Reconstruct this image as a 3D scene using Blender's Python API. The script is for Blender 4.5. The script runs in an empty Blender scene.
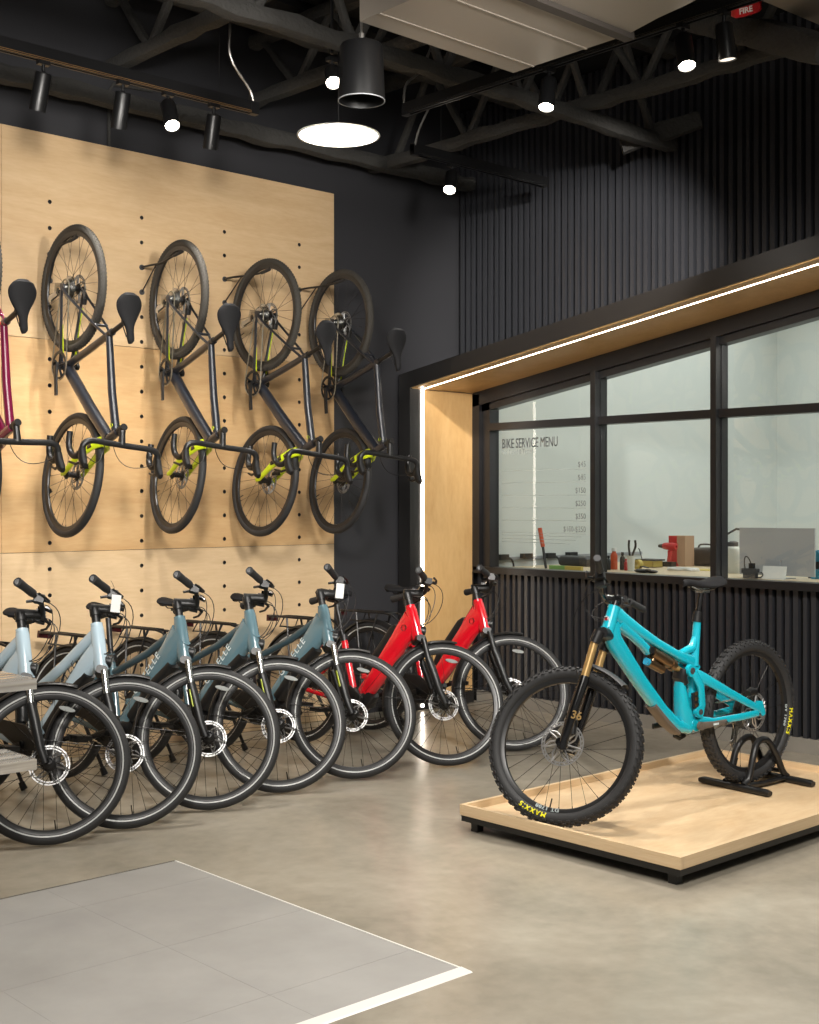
import bpy, math, random
from mathutils import Vector, Matrix
random.seed(7)
C = bpy.context.scene.collection
PI = math.pi
R_ = math.radians

# ------------------------------------------------------------------ camera frame
FPX, CAM_H, HOR, CX = 1285.0, 1.5, 503.0, 409.5
TH = math.atan2(1390.5, 1285.0)
FW = Vector((math.cos(TH), math.sin(TH), 0)); RT = Vector((math.sin(TH), -math.cos(TH), 0))
def ray(x, y):
    return FW + RT*((x-CX)/FPX) + Vector((0, 0, -(y-HOR)/FPX))
CAMP = Vector((0, 0, CAM_H))
def on_z(x, y, z):
    r = ray(x, y); return CAMP + r*((z-CAM_H)/r.z)
def on_x(x, y, X):
    r = ray(x, y); return CAMP + r*(X/r.x)
def on_y(x, y, Y):
    r = ray(x, y); return CAMP + r*(Y/r.y)

# ------------------------------------------------------------------ materials
def lin(h):
    h = h.lstrip('#'); o = []
    for i in (0, 2, 4):
        c = int(h[i:i+2], 16)/255
        o.append(c/12.92 if c <= .04045 else ((c+.055)/1.055)**2.4)
    return (*o, 1)
def mat(name, col, rough=.5, metal=0., spec=.5, coat=0., emit=None, es=0., bump=0., bscale=60, var=0., vscale=8):
    m = bpy.data.materials.new(name); m.use_nodes = True
    nt = m.node_tree; b = nt.nodes['Principled BSDF']
    c = lin(col) if isinstance(col, str) else col
    b.inputs['Base Color'].default_value = c
    b.inputs['Roughness'].default_value = rough; b.inputs['Metallic'].default_value = metal
    b.inputs['Specular IOR Level'].default_value = spec; b.inputs['Coat Weight'].default_value = coat
    if coat: b.inputs['Coat Roughness'].default_value = .08
    if emit:
        b.inputs['Emission Color'].default_value = lin(emit); b.inputs['Emission Strength'].default_value = es
    tc = None
    if bump or var:
        tc = nt.nodes.new('ShaderNodeTexCoord')
    if bump:
        n = nt.nodes.new('ShaderNodeTexNoise'); n.inputs['Scale'].default_value = bscale; n.inputs['Detail'].default_value = 3
        bp = nt.nodes.new('ShaderNodeBump'); bp.inputs['Strength'].default_value = bump; bp.inputs['Distance'].default_value = .01
        nt.links.new(tc.outputs['Object'], n.inputs['Vector']); nt.links.new(n.outputs['Fac'], bp.inputs['Height'])
        nt.links.new(bp.outputs['Normal'], b.inputs['Normal'])
    if var:
        n = nt.nodes.new('ShaderNodeTexNoise'); n.inputs['Scale'].default_value = vscale; n.inputs['Detail'].default_value = 4
        mx = nt.nodes.new('ShaderNodeMix'); mx.data_type = 'RGBA'
        mx.inputs['A'].default_value = tuple(v*(1-var) for v in c[:3])+(1,); mx.inputs['B'].default_value = tuple(min(1, v*(1+var)) for v in c[:3])+(1,)
        nt.links.new(tc.outputs['Object'], n.inputs['Vector']); nt.links.new(n.outputs['Fac'], mx.inputs['Factor'])
        nt.links.new(mx.outputs['Result'], b.inputs['Base Color'])
    return m

def ply(name, c1, c2, rough=.42, axis=(1, 1, 8), scale=1.6):
    m = bpy.data.materials.new(name); m.use_nodes = True
    nt = m.node_tree; b = nt.nodes['Principled BSDF']; L = nt.links
    tc = nt.nodes.new('ShaderNodeTexCoord'); mp = nt.nodes.new('ShaderNodeMapping'); mp.inputs['Scale'].default_value = axis
    L.new(tc.outputs['Object'], mp.inputs['Vector'])
    n1 = nt.nodes.new('ShaderNodeTexNoise'); n1.inputs['Scale'].default_value = scale; n1.inputs['Detail'].default_value = 6
    n1.inputs['Roughness'].default_value = .6; n1.inputs['Distortion'].default_value = 1.2
    L.new(mp.outputs['Vector'], n1.inputs['Vector'])
    n2 = nt.nodes.new('ShaderNodeTexNoise'); n2.inputs['Scale'].default_value = scale*9; n2.inputs['Detail'].default_value = 5
    L.new(mp.outputs['Vector'], n2.inputs['Vector'])
    mx = nt.nodes.new('ShaderNodeMix'); mx.data_type = 'FLOAT'; mx.inputs['Factor'].default_value = .35
    L.new(n1.outputs['Fac'], mx.inputs['A']); L.new(n2.outputs['Fac'], mx.inputs['B'])
    cr = nt.nodes.new('ShaderNodeValToRGB'); cr.color_ramp.elements[0].position = .32; cr.color_ramp.elements[1].position = .68
    cr.color_ramp.elements[0].color = lin(c1); cr.color_ramp.elements[1].color = lin(c2)
    L.new(mx.outputs['Result'], cr.inputs['Fac']); L.new(cr.outputs['Color'], b.inputs['Base Color'])
    b.inputs['Roughness'].default_value = rough
    return m

M = {}
M['ply_mid'] = ply('birch plywood warm', '#bb9566', '#caa87b', axis=(1, 1, 6))
M['ply_top'] = ply('birch plywood tan', '#bd9e77', '#ccb08a', axis=(1, 1, 6))
M['ply_low'] = ply('birch plywood pale', '#c6a982', '#d6bb96', axis=(1, 1, 6))
M['ply_reveal'] = ply('reveal plywood', '#c39a63', '#d4ae78', axis=(3, 3, 1))
M['ply_deck'] = ply('deck plywood', '#cfae84', '#e2c8a2', axis=(1, 3, 1), scale=2.0)
M['ply_edge'] = ply('deck edge plywood', '#d2b48c', '#e2c9a4', axis=(1, 1, 30), scale=2)
M['blackwall'] = mat('black wall paint', '#303033', .5, spec=.35)
M['slat'] = mat('black slats', '#303135', .30, spec=.6)
M['slatback'] = mat('slat gap shade backing', '#060606', .9)  # near-black colour stands in for the shade deep between the slats
M['portal'] = mat('black portal laminate', '#1d1c1c', .28, spec=.6)
M['winframe'] = mat('black window frame', '#1b1b1d', .33)
M['ceil'] = mat('black ceiling deck', '#171717', .8)
M['joist'] = mat('sprayed black joist', '#383735', .9, bump=1., bscale=35)
M['curb'] = mat('concrete curb', '#8a857c', .7, var=.15)
M['white'] = mat('white workshop wall', '#d9ddd9', .6)
M['black'] = mat('satin black', '#151516', .4)
M['blackgloss'] = mat('gloss black', '#0d0d0e', .2, coat=.5)
M['rubber'] = mat('tyre rubber', '#262627', .65, bump=.1, bscale=200)
M['rubber_dusty'] = mat('dusty tyre rubber', '#37342f', .8, bump=.2, bscale=150)
M['stripe'] = mat('reflective stripe', '#c9cbca', .35)
M['rim'] = mat('black rim', '#1a1a1b', .35)
M['spoke'] = mat('black spoke', '#26221e', .4, metal=.6)
M['steel'] = mat('bright steel', '#b9b9b7', .25, metal=1.)
M['brushed'] = mat('brushed stainless', '#dcd6cc', .2, metal=.85, bump=.05, bscale=12)
M['rotor'] = mat('disc rotor steel', '#a4a4a4', .4, metal=.9)
M['chainm'] = mat('chain metal', '#b5ae9c', .35, metal=.9)
M['grey'] = mat('slate grey frame paint', '#1e2128', .3, coat=.5)
M['lime'] = mat('lime green paint', '#c6d820', .35)
M['magenta'] = mat('magenta frame paint', '#6a0f34', .25, coat=.8)
M['lblue'] = mat('pale blue frame paint', '#b3c8d4', .25, coat=.8)
M['teal'] = mat('slate teal frame paint', '#58747e', .22, coat=1.)
M['dteal'] = mat('dark teal tube paint', '#33474f', .35, coat=.3)
M['red'] = mat('gloss red frame paint', '#d50f22', .2, coat=1.)
M['cyan'] = mat('turquoise frame paint', '#0fa6ba', .25, coat=1.)
M['gold'] = mat('gold stanchion', '#b3935f', .3, metal=.5)
M['bronze'] = mat('bronze shock body', '#735d45', .3, metal=.9)
M['carbon'] = mat('brown grey guard', '#5b524a', .5)
M['decalw'] = mat('pale lettering', '#c8d4d6', .5)
M['decalk'] = mat('dark lettering', '#3e444a', .5)
M['decaly'] = mat('yellow lettering', '#e8df10', .5)
M['saddle'] = mat('black saddle cover', '#18181a', .75, spec=.25)
M['orange'] = mat('orange plastic', '#d2552d', .45)
M['tagw'] = mat('white card', '#e6e6e4', .6)
M['darkgrey'] = mat('dark grey plastic', '#3a3b3d', .5)
M['alu'] = mat('silver aluminium shell', '#9da0a4', .4, metal=.15)
M['redp'] = mat('red plastic', '#b32226', .4)
M['redb'] = mat('red brown box card', '#a06a52', .7)
M['kraft'] = mat('brown cardboard', '#a1846a', .8)
M['green'] = mat('green plastic', '#7fae62', .5)
M['yellow'] = mat('yellow plastic', '#c9b45a', .5)
M['bluep'] = mat('blue plastic', '#1f8fb4', .4)
M['bench'] = ply('bench top wood', '#c9b391', '#dcc9aa')
M['duct'] = mat('painted grey duct', '#8f877d', .42, metal=.25)
M['ductdark'] = mat('duct flange', '#3a3531', .6)
M['lamp_black'] = mat('lamp housing black', '#121213', .36)
M['lamp_tan'] = mat('lamp copper line', '#a98455', .4, metal=.8)
M['lens_on'] = mat('lit lamp lens', '#ffffff', .5, emit='#fff2e0', es=30)
M['disc_on'] = mat('lit pendant diffuser', '#ffffff', .5, emit='#fff6ea', es=9)
M['led'] = mat('lit light strip', '#ffffff', .5, emit='#fff3e2', es=9)
M['lens_dim'] = mat('dim lamp lens', '#d8d4ca', .4, emit='#fff2e0', es=1.0)
M['firered'] = mat('fire alarm red', '#c3141c', .35)
M['mattile'] = None
M['trimw'] = mat('white edge trim', '#e4e2dc', .35)
M['menu'] = mat('grey window lettering', '#9da2a0', .6)
M['menuprice'] = mat('price lettering', '#7f8583', .6)
M['menulite'] = mat('faint window lettering', '#8f9593', .6)
M['braid'] = mat('flex conduit', '#8d8a86', .35, metal=.8)
M['tail'] = mat('dark red lens', '#3a1013', .3)
M['reflector'] = mat('white reflector', '#7b7f7c', .5)

def brushed():
    m = bpy.data.materials.new('brushed stainless'); m.use_nodes = True
    nt = m.node_tree; b = nt.nodes['Principled BSDF']; L = nt.links
    tc = nt.nodes.new('ShaderNodeTexCoord'); mp = nt.nodes.new('ShaderNodeMapping'); mp.inputs['Scale'].default_value = (.6, 30, 30)
    n = nt.nodes.new('ShaderNodeTexNoise'); n.inputs['Scale'].default_value = 2; n.inputs['Detail'].default_value = 4
    cr = nt.nodes.new('ShaderNodeValToRGB'); cr.color_ramp.elements[0].position = .35; cr.color_ramp.elements[1].position = .65
    cr.color_ramp.elements[0].color = lin('#bdb7ad'); cr.color_ramp.elements[1].color = lin('#f2efe9')
    bp = nt.nodes.new('ShaderNodeBump'); bp.inputs['Strength'].default_value = .35; bp.inputs['Distance'].default_value = .004
    L.new(tc.outputs['Object'], mp.inputs['Vector']); L.new(mp.outputs['Vector'], n.inputs['Vector']); L.new(n.outputs['Fac'], cr.inputs['Fac']); L.new(cr.outputs['Color'], b.inputs['Base Color'])
    L.new(n.outputs['Fac'], bp.inputs['Height']); L.new(bp.outputs['Normal'], b.inputs['Normal'])
    b.inputs['Metallic'].default_value = .7; b.inputs['Roughness'].default_value = .2
    return m
M['brushed'] = brushed()
def concrete():
    m = bpy.data.materials.new('polished concrete'); m.use_nodes = True
    nt = m.node_tree; b = nt.nodes['Principled BSDF']; L = nt.links
    tc = nt.nodes.new('ShaderNodeTexCoord')
    n1 = nt.nodes.new('ShaderNodeTexNoise'); n1.inputs['Scale'].default_value = 1.1; n1.inputs['Detail'].default_value = 8; n1.inputs['Roughness'].default_value = .62; n1.inputs['Distortion'].default_value = .6
    n2 = nt.nodes.new('ShaderNodeTexNoise'); n2.inputs['Scale'].default_value = 14; n2.inputs['Detail'].default_value = 6
    L.new(tc.outputs['Object'], n1.inputs['Vector']); L.new(tc.outputs['Object'], n2.inputs['Vector'])
    mx = nt.nodes.new('ShaderNodeMix'); mx.data_type = 'FLOAT'; mx.inputs['Factor'].default_value = .22
    L.new(n1.outputs['Fac'], mx.inputs['A']); L.new(n2.outputs['Fac'], mx.inputs['B'])
    cr = nt.nodes.new('ShaderNodeValToRGB'); cr.color_ramp.elements[0].position = .3; cr.color_ramp.elements[1].position = .72
    cr.color_ramp.elements[0].color = lin('#857e70'); cr.color_ramp.elements[1].color = lin('#b2aa9a')
    L.new(mx.outputs['Result'], cr.inputs['Fac']); L.new(cr.outputs['Color'], b.inputs['Base Color'])
    rr = nt.nodes.new('ShaderNodeMapRange'); rr.inputs['To Min'].default_value = .20; rr.inputs['To Max'].default_value = .28
    L.new(n1.outputs['Fac'], rr.inputs['Value']); L.new(rr.outputs['Result'], b.inputs['Roughness'])
    b.inputs['Specular IOR Level'].default_value = .5
    return m
M['concrete'] = concrete()
def tilemat():
    m = bpy.data.materials.new('grey inset tile'); m.use_nodes = True
    nt = m.node_tree; b = nt.nodes['Principled BSDF']; L = nt.links
    tc = nt.nodes.new('ShaderNodeTexCoord')
    n1 = nt.nodes.new('ShaderNodeTexNoise'); n1.inputs['Scale'].default_value = 2.2; n1.inputs['Detail'].default_value = 8; n1.inputs['Roughness'].default_value = .6
    L.new(tc.outputs['Object'], n1.inputs['Vector'])
    cr = nt.nodes.new('ShaderNodeValToRGB'); cr.color_ramp.elements[0].position = .3; cr.color_ramp.elements[1].position = .7
    cr.color_ramp.elements[0].color = lin('#918f8b'); cr.color_ramp.elements[1].color = lin('#a2a09c')
    L.new(n1.outputs['Fac'], cr.inputs['Fac']); L.new(cr.outputs['Color'], b.inputs['Base Color'])
    b.inputs['Roughness'].default_value = .5
    return m
M['mattile'] = tilemat()
def glassmat():
    m = bpy.data.materials.new('window glass'); m.use_nodes = True
    nt = m.node_tree; nt.nodes.clear(); L = nt.links
    o = nt.nodes.new('ShaderNodeOutputMaterial'); t = nt.nodes.new('ShaderNodeBsdfTransparent'); g = nt.nodes.new('ShaderNodeBsdfGlossy')
    t.inputs['Color'].default_value = (.93, .96, .945, 1); g.inputs['Roughness'].default_value = .0
    fr = nt.nodes.new('ShaderNodeFresnel'); fr.inputs['IOR'].default_value = 1.5
    mx = nt.nodes.new('ShaderNodeMixShader')
    L.new(fr.outputs['Fac'], mx.inputs['Fac']); L.new(t.outputs['BSDF'], mx.inputs[1]); L.new(g.outputs['BSDF'], mx.inputs[2]); L.new(mx.outputs['Shader'], o.inputs['Surface'])
    return m
M['glass'] = glassmat()

# ------------------------------------------------------------------ mesh builder
class MB:
    def __init__(s): s.v = []; s.f = []; s.m = []
    def face(s, ids, mi=0): s.f.append(tuple(ids)); s.m.append(mi)
    def box(s, x0, x1, y0, y1, z0, z1, mi=0, M4=None):
        b = len(s.v)
        for x in (x0, x1):
            for y in (y0, y1):
                for z in (z0, z1):
                    p = Vector((x, y, z)); s.v.append(tuple(M4 @ p) if M4 else tuple(p))
        for q in ((0, 1, 3, 2), (4, 6, 7, 5), (0, 4, 5, 1), (2, 3, 7, 6), (0, 2, 6, 4), (1, 5, 7, 3)): s.face([b+i for i in q], mi)
        return s
    def rings(s, rings, closed_ring=True, caps=True, closed_path=False, mi=0):
        n = len(rings[0]); b = len(s.v)
        for r in rings: s.v.extend(tuple(p) for p in r)
        k = len(rings)
        for i in range(k if closed_path else k-1):
            j = (i+1) % k
            for a in range(n if closed_ring else n-1):
                c = (a+1) % n
                mm = mi[a] if isinstance(mi, (list, tuple)) else mi
                s.face((b+i*n+a, b+i*n+c, b+j*n+c, b+j*n+a), mm)
        if caps and not closed_path and closed_ring:
            m0 = mi[0] if isinstance(mi, (list, tuple)) else mi
            s.face([b+a for a in range(n)][::-1], m0); s.face([b+(k-1)*n+a for a in range(n)], m0)
        return s
    def tube(s, pts, r, n=8, caps=True, closed=False, mi=0):
        pts = [Vector(p) for p in pts]; k = len(pts)
        rs = r if isinstance(r, (list, tuple)) else [r]*k
        out = []; prev = None
        for i, p in enumerate(pts):
            a = pts[i-1] if (i > 0 or closed) else p; c = pts[(i+1) % k] if (i < k-1 or closed) else p
            t = (c-a); t = t.normalized() if t.length > 1e-9 else Vector((0, 0, 1))
            if prev is None:
                u = t.cross(Vector((0, 0, 1)));
                if u.length < .05: u = t.cross(Vector((0, 1, 0)))
            else:
                u = prev - t*prev.dot(t)
                if u.length < 1e-6: u = t.cross(Vector((0, 0, 1)))
            u.normalize(); prev = u; w = t.cross(u)
            out.append([p+(u*math.cos(2*PI*q/n)+w*math.sin(2*PI*q/n))*rs[i] for q in range(n)])
        return s.rings(out, caps=caps, closed_path=closed, mi=mi)
    def sweep(s, pts, wh, n=14, side=(0, 1, 0), e=1.0, mi=0):
        # pts: centre line; wh: (width along side, height) per point; e<1 = boxier
        pts = [Vector(p) for p in pts]; S = Vector(side); out = []
        k = len(pts); wh = wh if isinstance(wh, list) else [wh]*k
        for i, p in enumerate(pts):
            t = (pts[min(i+1, k-1)]-pts[max(i-1, 0)]).normalized()
            a = (S - t*S.dot(t)).normalized(); u = a.cross(t)
            w, h = wh[i]; rg = []
            for q in range(n):
                c, sn = math.cos(2*PI*(q+.5)/n), math.sin(2*PI*(q+.5)/n)
                rg.append(p + a*(w/2*math.copysign(abs(c)**e, c)) + u*(h/2*math.copysign(abs(sn)**e, sn)))
            out.append(rg)
        return s.rings(out, mi=mi)
    def lathe(s, prof, n=24, axis='y', c=(0, 0, 0), closed=False, caps=False, mi=0, a0=0., a1=2*PI):
        # prof: (radius, along) pairs
        full = abs(a1-a0-2*PI) < 1e-6; out = []; C0 = Vector(c)
        for i in range(n if full else n+1):
            a = a0+(a1-a0)*i/n; ca, sa = math.cos(a), math.sin(a); rg = []
            for r, h in prof:
                if axis == 'y': p = Vector((r*ca, h, r*sa))
                elif axis == 'z': p = Vector((r*ca, r*sa, h))
                else: p = Vector((h, r*ca, r*sa))
                rg.append(C0+p)
            out.append(rg)
        return s.rings(out, closed_ring=closed, caps=caps, closed_path=full, mi=mi)
    def cyl(s, a, b, r, n=12, mi=0, r2=None):
        return s.tube([a, b], [r, r if r2 is None else r2], n=n, mi=mi)
    def prism(s, poly, vec, mi=0):
        b = len(s.v); n = len(poly); vec = Vector(vec)
        s.v.extend(tuple(Vector(p)) for p in poly); s.v.extend(tuple(Vector(p)+vec) for p in poly)
        s.face(list(range(b, b+n))[::-1], mi); s.face(list(range(b+n, b+2*n)), mi)
        for i in range(n):
            j = (i+1) % n; s.face((b+i, b+j, b+n+j, b+n+i), mi)
        return s
    def ell(s, c, r, nu=12, nv=8, mi=0):
        out = []; c = Vector(c)
        for i in range(nv+1):
            a = PI*i/nv; sr = max(math.sin(a), .02)
            out.append([c+Vector((r[0]*sr*math.cos(2*PI*q/nu), r[1]*sr*math.sin(2*PI*q/nu), -r[2]*math.cos(a))) for q in range(nu)])
        return s.rings(out, mi=mi)
    def xf(s, M4, start=0):
        for i in range(start, len(s.v)): s.v[i] = tuple(M4 @ Vector(s.v[i]))
        return s
    def mesh(s, name, mats, smooth=True, ang=38):
        me = bpy.data.meshes.new(name); me.from_pydata(s.v, [], s.f)
        for m in (mats if isinstance(mats, (list, tuple)) else [mats]): me.materials.append(m)
        me.polygons.foreach_set('material_index', s.m)
        me.update(); import bmesh
        bm = bmesh.new(); bm.from_mesh(me); bmesh.ops.recalc_face_normals(bm, faces=bm.faces); bm.to_mesh(me); bm.free()
        if smooth:
            me.polygons.foreach_set('use_smooth', [True]*len(me.polygons)); me.set_sharp_from_angle(angle=R_(ang))
        return me
    def build(s, name, mats, parent=None, smooth=True, ang=38, mtx=None):
        return link(name, s.mesh(name, mats, smooth, ang), parent, mtx)
def link(name, me, parent=None, mtx=None):
    o = bpy.data.objects.new(name, me); C.objects.link(o)
    if parent: o.parent = parent
    if mtx is not None: o.matrix_basis = mtx
    return o
def tag(o, label=None, cat=None, group=None, kind=None):
    if label: o['label'] = label
    if cat: o['category'] = cat
    if group: o['group'] = group
    if kind: o['kind'] = kind
    return o
def thing(name, label, cat, loc=(0, 0, 0), group=None, mtx=None):
    o = bpy.data.objects.new(name, None); C.objects.link(o); o.empty_display_size = .1
    if mtx is not None: o.matrix_basis = mtx
    else: o.location = loc
    return tag(o, label, cat, group)
def struct(name, mb, m, smooth=False):
    o = mb.build(name, m, smooth=smooth); o['kind'] = 'structure'; return o
def dup(o, parent=None):
    c = o.copy(); C.objects.link(c); c.parent = parent
    for ch in list(o.children): dup(ch, c)
    return c
def child(o, name):
    for ch in o.children_recursive:
        if ch.name.split('.')[0] == name: return ch
def text_mb(s, size, depth=.0006, align='LEFT', bold=0.0, space=1.0):
    cu = bpy.data.curves.new('lettering', 'FONT'); cu.body = s; cu.size = size; cu.extrude = depth; cu.align_x = align; cu.offset = bold; cu.space_character = space
    cu.resolution_u = 3
    ob = bpy.data.objects.new('lettering', cu); C.objects.link(ob)
    dg = bpy.context.evaluated_depsgraph_get(); dg.update()
    me = bpy.data.meshes.new_from_object(ob.evaluated_get(dg))
    b = MB(); b.v = [tuple(v.co) for v in me.vertices]; b.f = [tuple(p.vertices) for p in me.polygons]; b.m = [0]*len(b.f)
    bpy.data.objects.remove(ob); bpy.data.curves.remove(cu); bpy.data.meshes.remove(me)
    return b
def bolder(b, shifts):
    nv = len(b.v); nf = list(b.f)
    for q, d in enumerate(shifts, 1):
        b.v += [(x+d, y, z) for x, y, z in b.v[:nv]]; b.f += [tuple(i+q*nv for i in f_) for f_ in nf]; b.m += [0]*len(nf)
    return b
def basis(o, x, y, z):
    m = Matrix.Identity(4)
    for i, c in enumerate((x, y, z, o)):
        c = Vector(c)
        for r in range(3): m[r][i] = c[r]
    return m

# ------------------------------------------------------------------ setting
PW = 6.90          # face of the plywood
fl = MB(); fl.box(-9, 6.96, -9, 6.95, -.1, 0); struct('floor', fl, M['concrete'])
def plate_with_holes(x0, x1, z0, z1, holes):
    b = MB(); yf, yb = PW, PW+.025; S = .03; r = .0125
    xs = sorted({round(h[0], 4) for h in holes})
    def quad(a0, a1, c0, c1):
        if a1-a0 < 1e-6 or c1-c0 < 1e-6: return
        k = len(b.v); b.v += [(a0, yf, c0), (a1, yf, c0), (a1, yf, c1), (a0, yf, c1)]; b.face((k, k+1, k+2, k+3))
    cur = x0
    for x in xs:
        quad(cur, x-S, z0, z1); cur = x+S; cz = z0
        for hz in sorted(h[1] for h in holes if abs(h[0]-x) < 1e-3):
            quad(x-S, x+S, cz, hz-S); cz = hz+S
            k = len(b.v); n = 16
            for i in range(n):
                a = 2*PI*i/n; c, s_ = math.cos(a), math.sin(a); q = max(abs(c), abs(s_))
                b.v.append((x+S*c/q, yf, hz+S*s_/q)); b.v.append((x+r*c, yf, hz+r*s_)); b.v.append((x+r*c, yb-.003, hz+r*s_))
            for i in range(n):
                j = (i+1) % n
                b.face((k+3*i, k+3*j, k+3*j+1, k+3*i+1)); b.face((k+3*i+1, k+3*j+1, k+3*j+2, k+3*i+2), 1)
            b.face([k+3*i+2 for i in range(n)], 1)
        quad(x-S, x+S, cz, z1)
    quad(cur, x1, z0, z1)
    # edges
    for a, c in (((x0, z0), (x1, z0)), ((x1, z0), (x1, z1)), ((x1, z1), (x0, z1)), ((x0, z1), (x0, z0))):
        k = len(b.v); b.v += [(a[0], yf, a[1]), (c[0], yf, c[1]), (c[0], yb, c[1]), (a[0], yb, a[1])]; b.face((k, k+1, k+2, k+3))
    return b
GAP = .0015
sheet_n = 0
holez = [1.573+.1524*k for k in range(-8, 12)]
for ci, (x0, x1) in enumerate(((.80, 3.235), (3.235, 5.665))):
    for ri, (z0, z1, mm) in enumerate(((.0, 1.215, 'ply_low'), (1.215, 2.45, 'ply_mid'), (2.45, 3.645, 'ply_top'))):
        cols = [3.531+.6096*k for k in range(-4, 4)]
        hs = [(x, z) for x in cols for z in holez if x0+.05 < x < x1-.05 and z0+.035 < z < z1-.035]
        b = plate_with_holes(x0+GAP, x1-GAP, z0+GAP, z1-GAP, hs)
        o = b.build('wall_plywood_sheet', [M[mm], M['black']], smooth=False); o['kind'] = 'structure'
w = MB(); w.box(-1, 7.05, PW+.03, PW+.15, 0, 4.62); struct('wall_left', w, M['blackwall'])
c = MB(); c.box(-9, 7.1, -9, 7.0, 4.62, 4.75)
for i in range(58):
    y = -8.8+i*.27; c.box(-9, 6.9, y, y+.12, 4.57, 4.62)
struct('ceiling', c, M['ceil'])

# portal: slope of the head rises towards the camera
SL = .152
def hin(Y): return 2.33+SL*(6.78-Y)
def hout(Y): return 2.43+SL*(6.90-Y)
YN = 1.2
p = MB()
p.prism([(6.27, 6.78, 0), (6.27, 6.90, 0), (6.27, 6.90, hout(6.9)), (6.27, YN, hout(YN)), (6.27, YN, hin(YN)), (6.27, 6.78, hin(6.78))], (.655, 0, 0))
struct('trim_1', p, M['portal'])
p = MB()
p.box(6.405, 6.90, 6.772, 6.7795, .092, hin(6.772)-.012)
struct('trim_2', p, M['ply_reveal'])
def soffit(xa, xb, t=.008):
    q = MB(); ya = 6.772
    q.prism([(xa, ya, hin(ya)-.0005), (xa, YN, hin(YN)-.0005), (xa, YN, hin(YN)-t), (xa, ya, hin(ya)-t)], (xb-xa, 0, 0)); return q
struct('trim_3', soffit(6.285, 6.375), M['ply_reveal']); struct('trim_4', soffit(6.402, 6.90), M['ply_reveal'])
b = MB(); b.box(6.380, 6.397, 6.768, 6.7795, .02, hin(6.77)-.002)
tag(b.build('light_strip', M['led']), 'vertical glowing light strip down the black portal leg beside plywood reveal', 'light')
b = MB(); ya = 6.767
b.prism([(6.379, ya, hin(ya)-.001), (6.379, YN, hin(YN)-.001), (6.379, YN, hin(YN)-.009), (6.379, ya, hin(ya)-.009)], (.016, 0, 0))
tag(b.build('light_strip', M['led']), 'long sloping glowing light strip set in the plywood soffit over the service window', 'light')

# upper and lower slat walls
def slats(b, x_back, x_front, y0, y1, zf0, zf1):
    y = y1; pat = (.030, .034, .026, .032); i = 0
    while y > y0:
        wd = pat[i % 4]; gap = (.030, .026, .034, .024)[(i*3+i//4) % 4]
        ya, yb = y-wd, y
        za = zf0(yb); zb = zf0(ya); t = zf1
        k = len(b.v)
        b.prism([(x_back, ya, zb), (x_back, yb, za), (x_back, yb, t), (x_back, ya, t)], (x_front-x_back, 0, 0))
        y = ya-gap; i += 1
    return b
u = MB(); slats(u, 6.93, 6.892, 1.2, 6.89, lambda Y: hout(Y)-.02, 4.45)
struct('wall_right', u, M['slat'])
u = MB(); u.prism([(6.93, 6.95, 2.3), (6.93, 1.2, 3.1), (6.93, 1.2, 4.62), (6.93, 6.95, 4.62)], (.06, 0, 0)); struct('wall_backing', u, M['slatback'])
u = MB(); slats(u, 7.003, 6.962, 1.2, 6.775, lambda Y: .09, .985)
struct('wall_service', u, M['slat'])
u = MB(); u.box(7.003, 7.04, 1.2, 6.9, .0, .985); struct('wall_service_backing', u, M['slatback'])
u = MB(); u.box(6.955, 7.06, 1.2, 6.7795, 0, .09); struct('trim_5', u, M['curb'])

# service window
win = tag(bpy.data.objects.new('window_1', None), kind='structure'); C.objects.link(win)
XF, XG = 6.90, 6.995
f = MB(); f.box(XF, 7.03, YN, 6.772, .976, 1.024)
f.prism([(XF, 6.772, hin(6.772)-.009), (XF, YN, hin(YN)-.009), (XF, YN, hin(YN)-.11), (XF, 6.772, hin(6.772)-.11)], (.12, 0, 0))
f.prism([(XF+.03, 6.772, hin(6.772)-.10), (XF+.03, YN, hin(YN)-.10), (XF+.03, YN, hin(YN)-.16), (XF+.03, 6.772, hin(6.772)-.16)], (.09, 0, 0))
f.box(XF, 7.03, 6.70, 6.772, 1.0, hin(6.772)-.02); f.box(XF+.03, 7.03, 6.62, 6.71, 1.0, hin(6.70)-.02)
tag(f.build('frame', M['winframe'], win, smooth=False))
muls = [on_x(592.5, 500, 6.895).y, on_x(713, 500, 6.895).y]; muls += [muls[1]-.955*k for k in (1, 2, 3)]
for y in muls:
    f = MB(); f.box(XF-.005, 7.02, y-.021, y+.021, 1.02, hin(y)-.1); f.box(XF+.05, 7.02, y-.027, y+.027, 1.02, hin(y)-.1)
    f.build('mullion', M['winframe'], win, smooth=False)
f = MB(); f.box(XF+.02, 7.015, YN, 6.63, 2.038, 2.092); f.build('transom', M['winframe'], win, smooth=False)
edges = [6.625]+muls
for i in range(len(edges)-1):
    a, b_ = edges[i], edges[i+1]
    g = MB()
    k = len(g.v); g.v += [(XG, a, 1.02), (XG, b_, 1.02), (XG, b_, hin(b_)-.12), (XG, a, hin(a)-.12)]; g.face((0, 1, 2, 3))
    g.build('pane', M['glass'], win, smooth=False)

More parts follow.
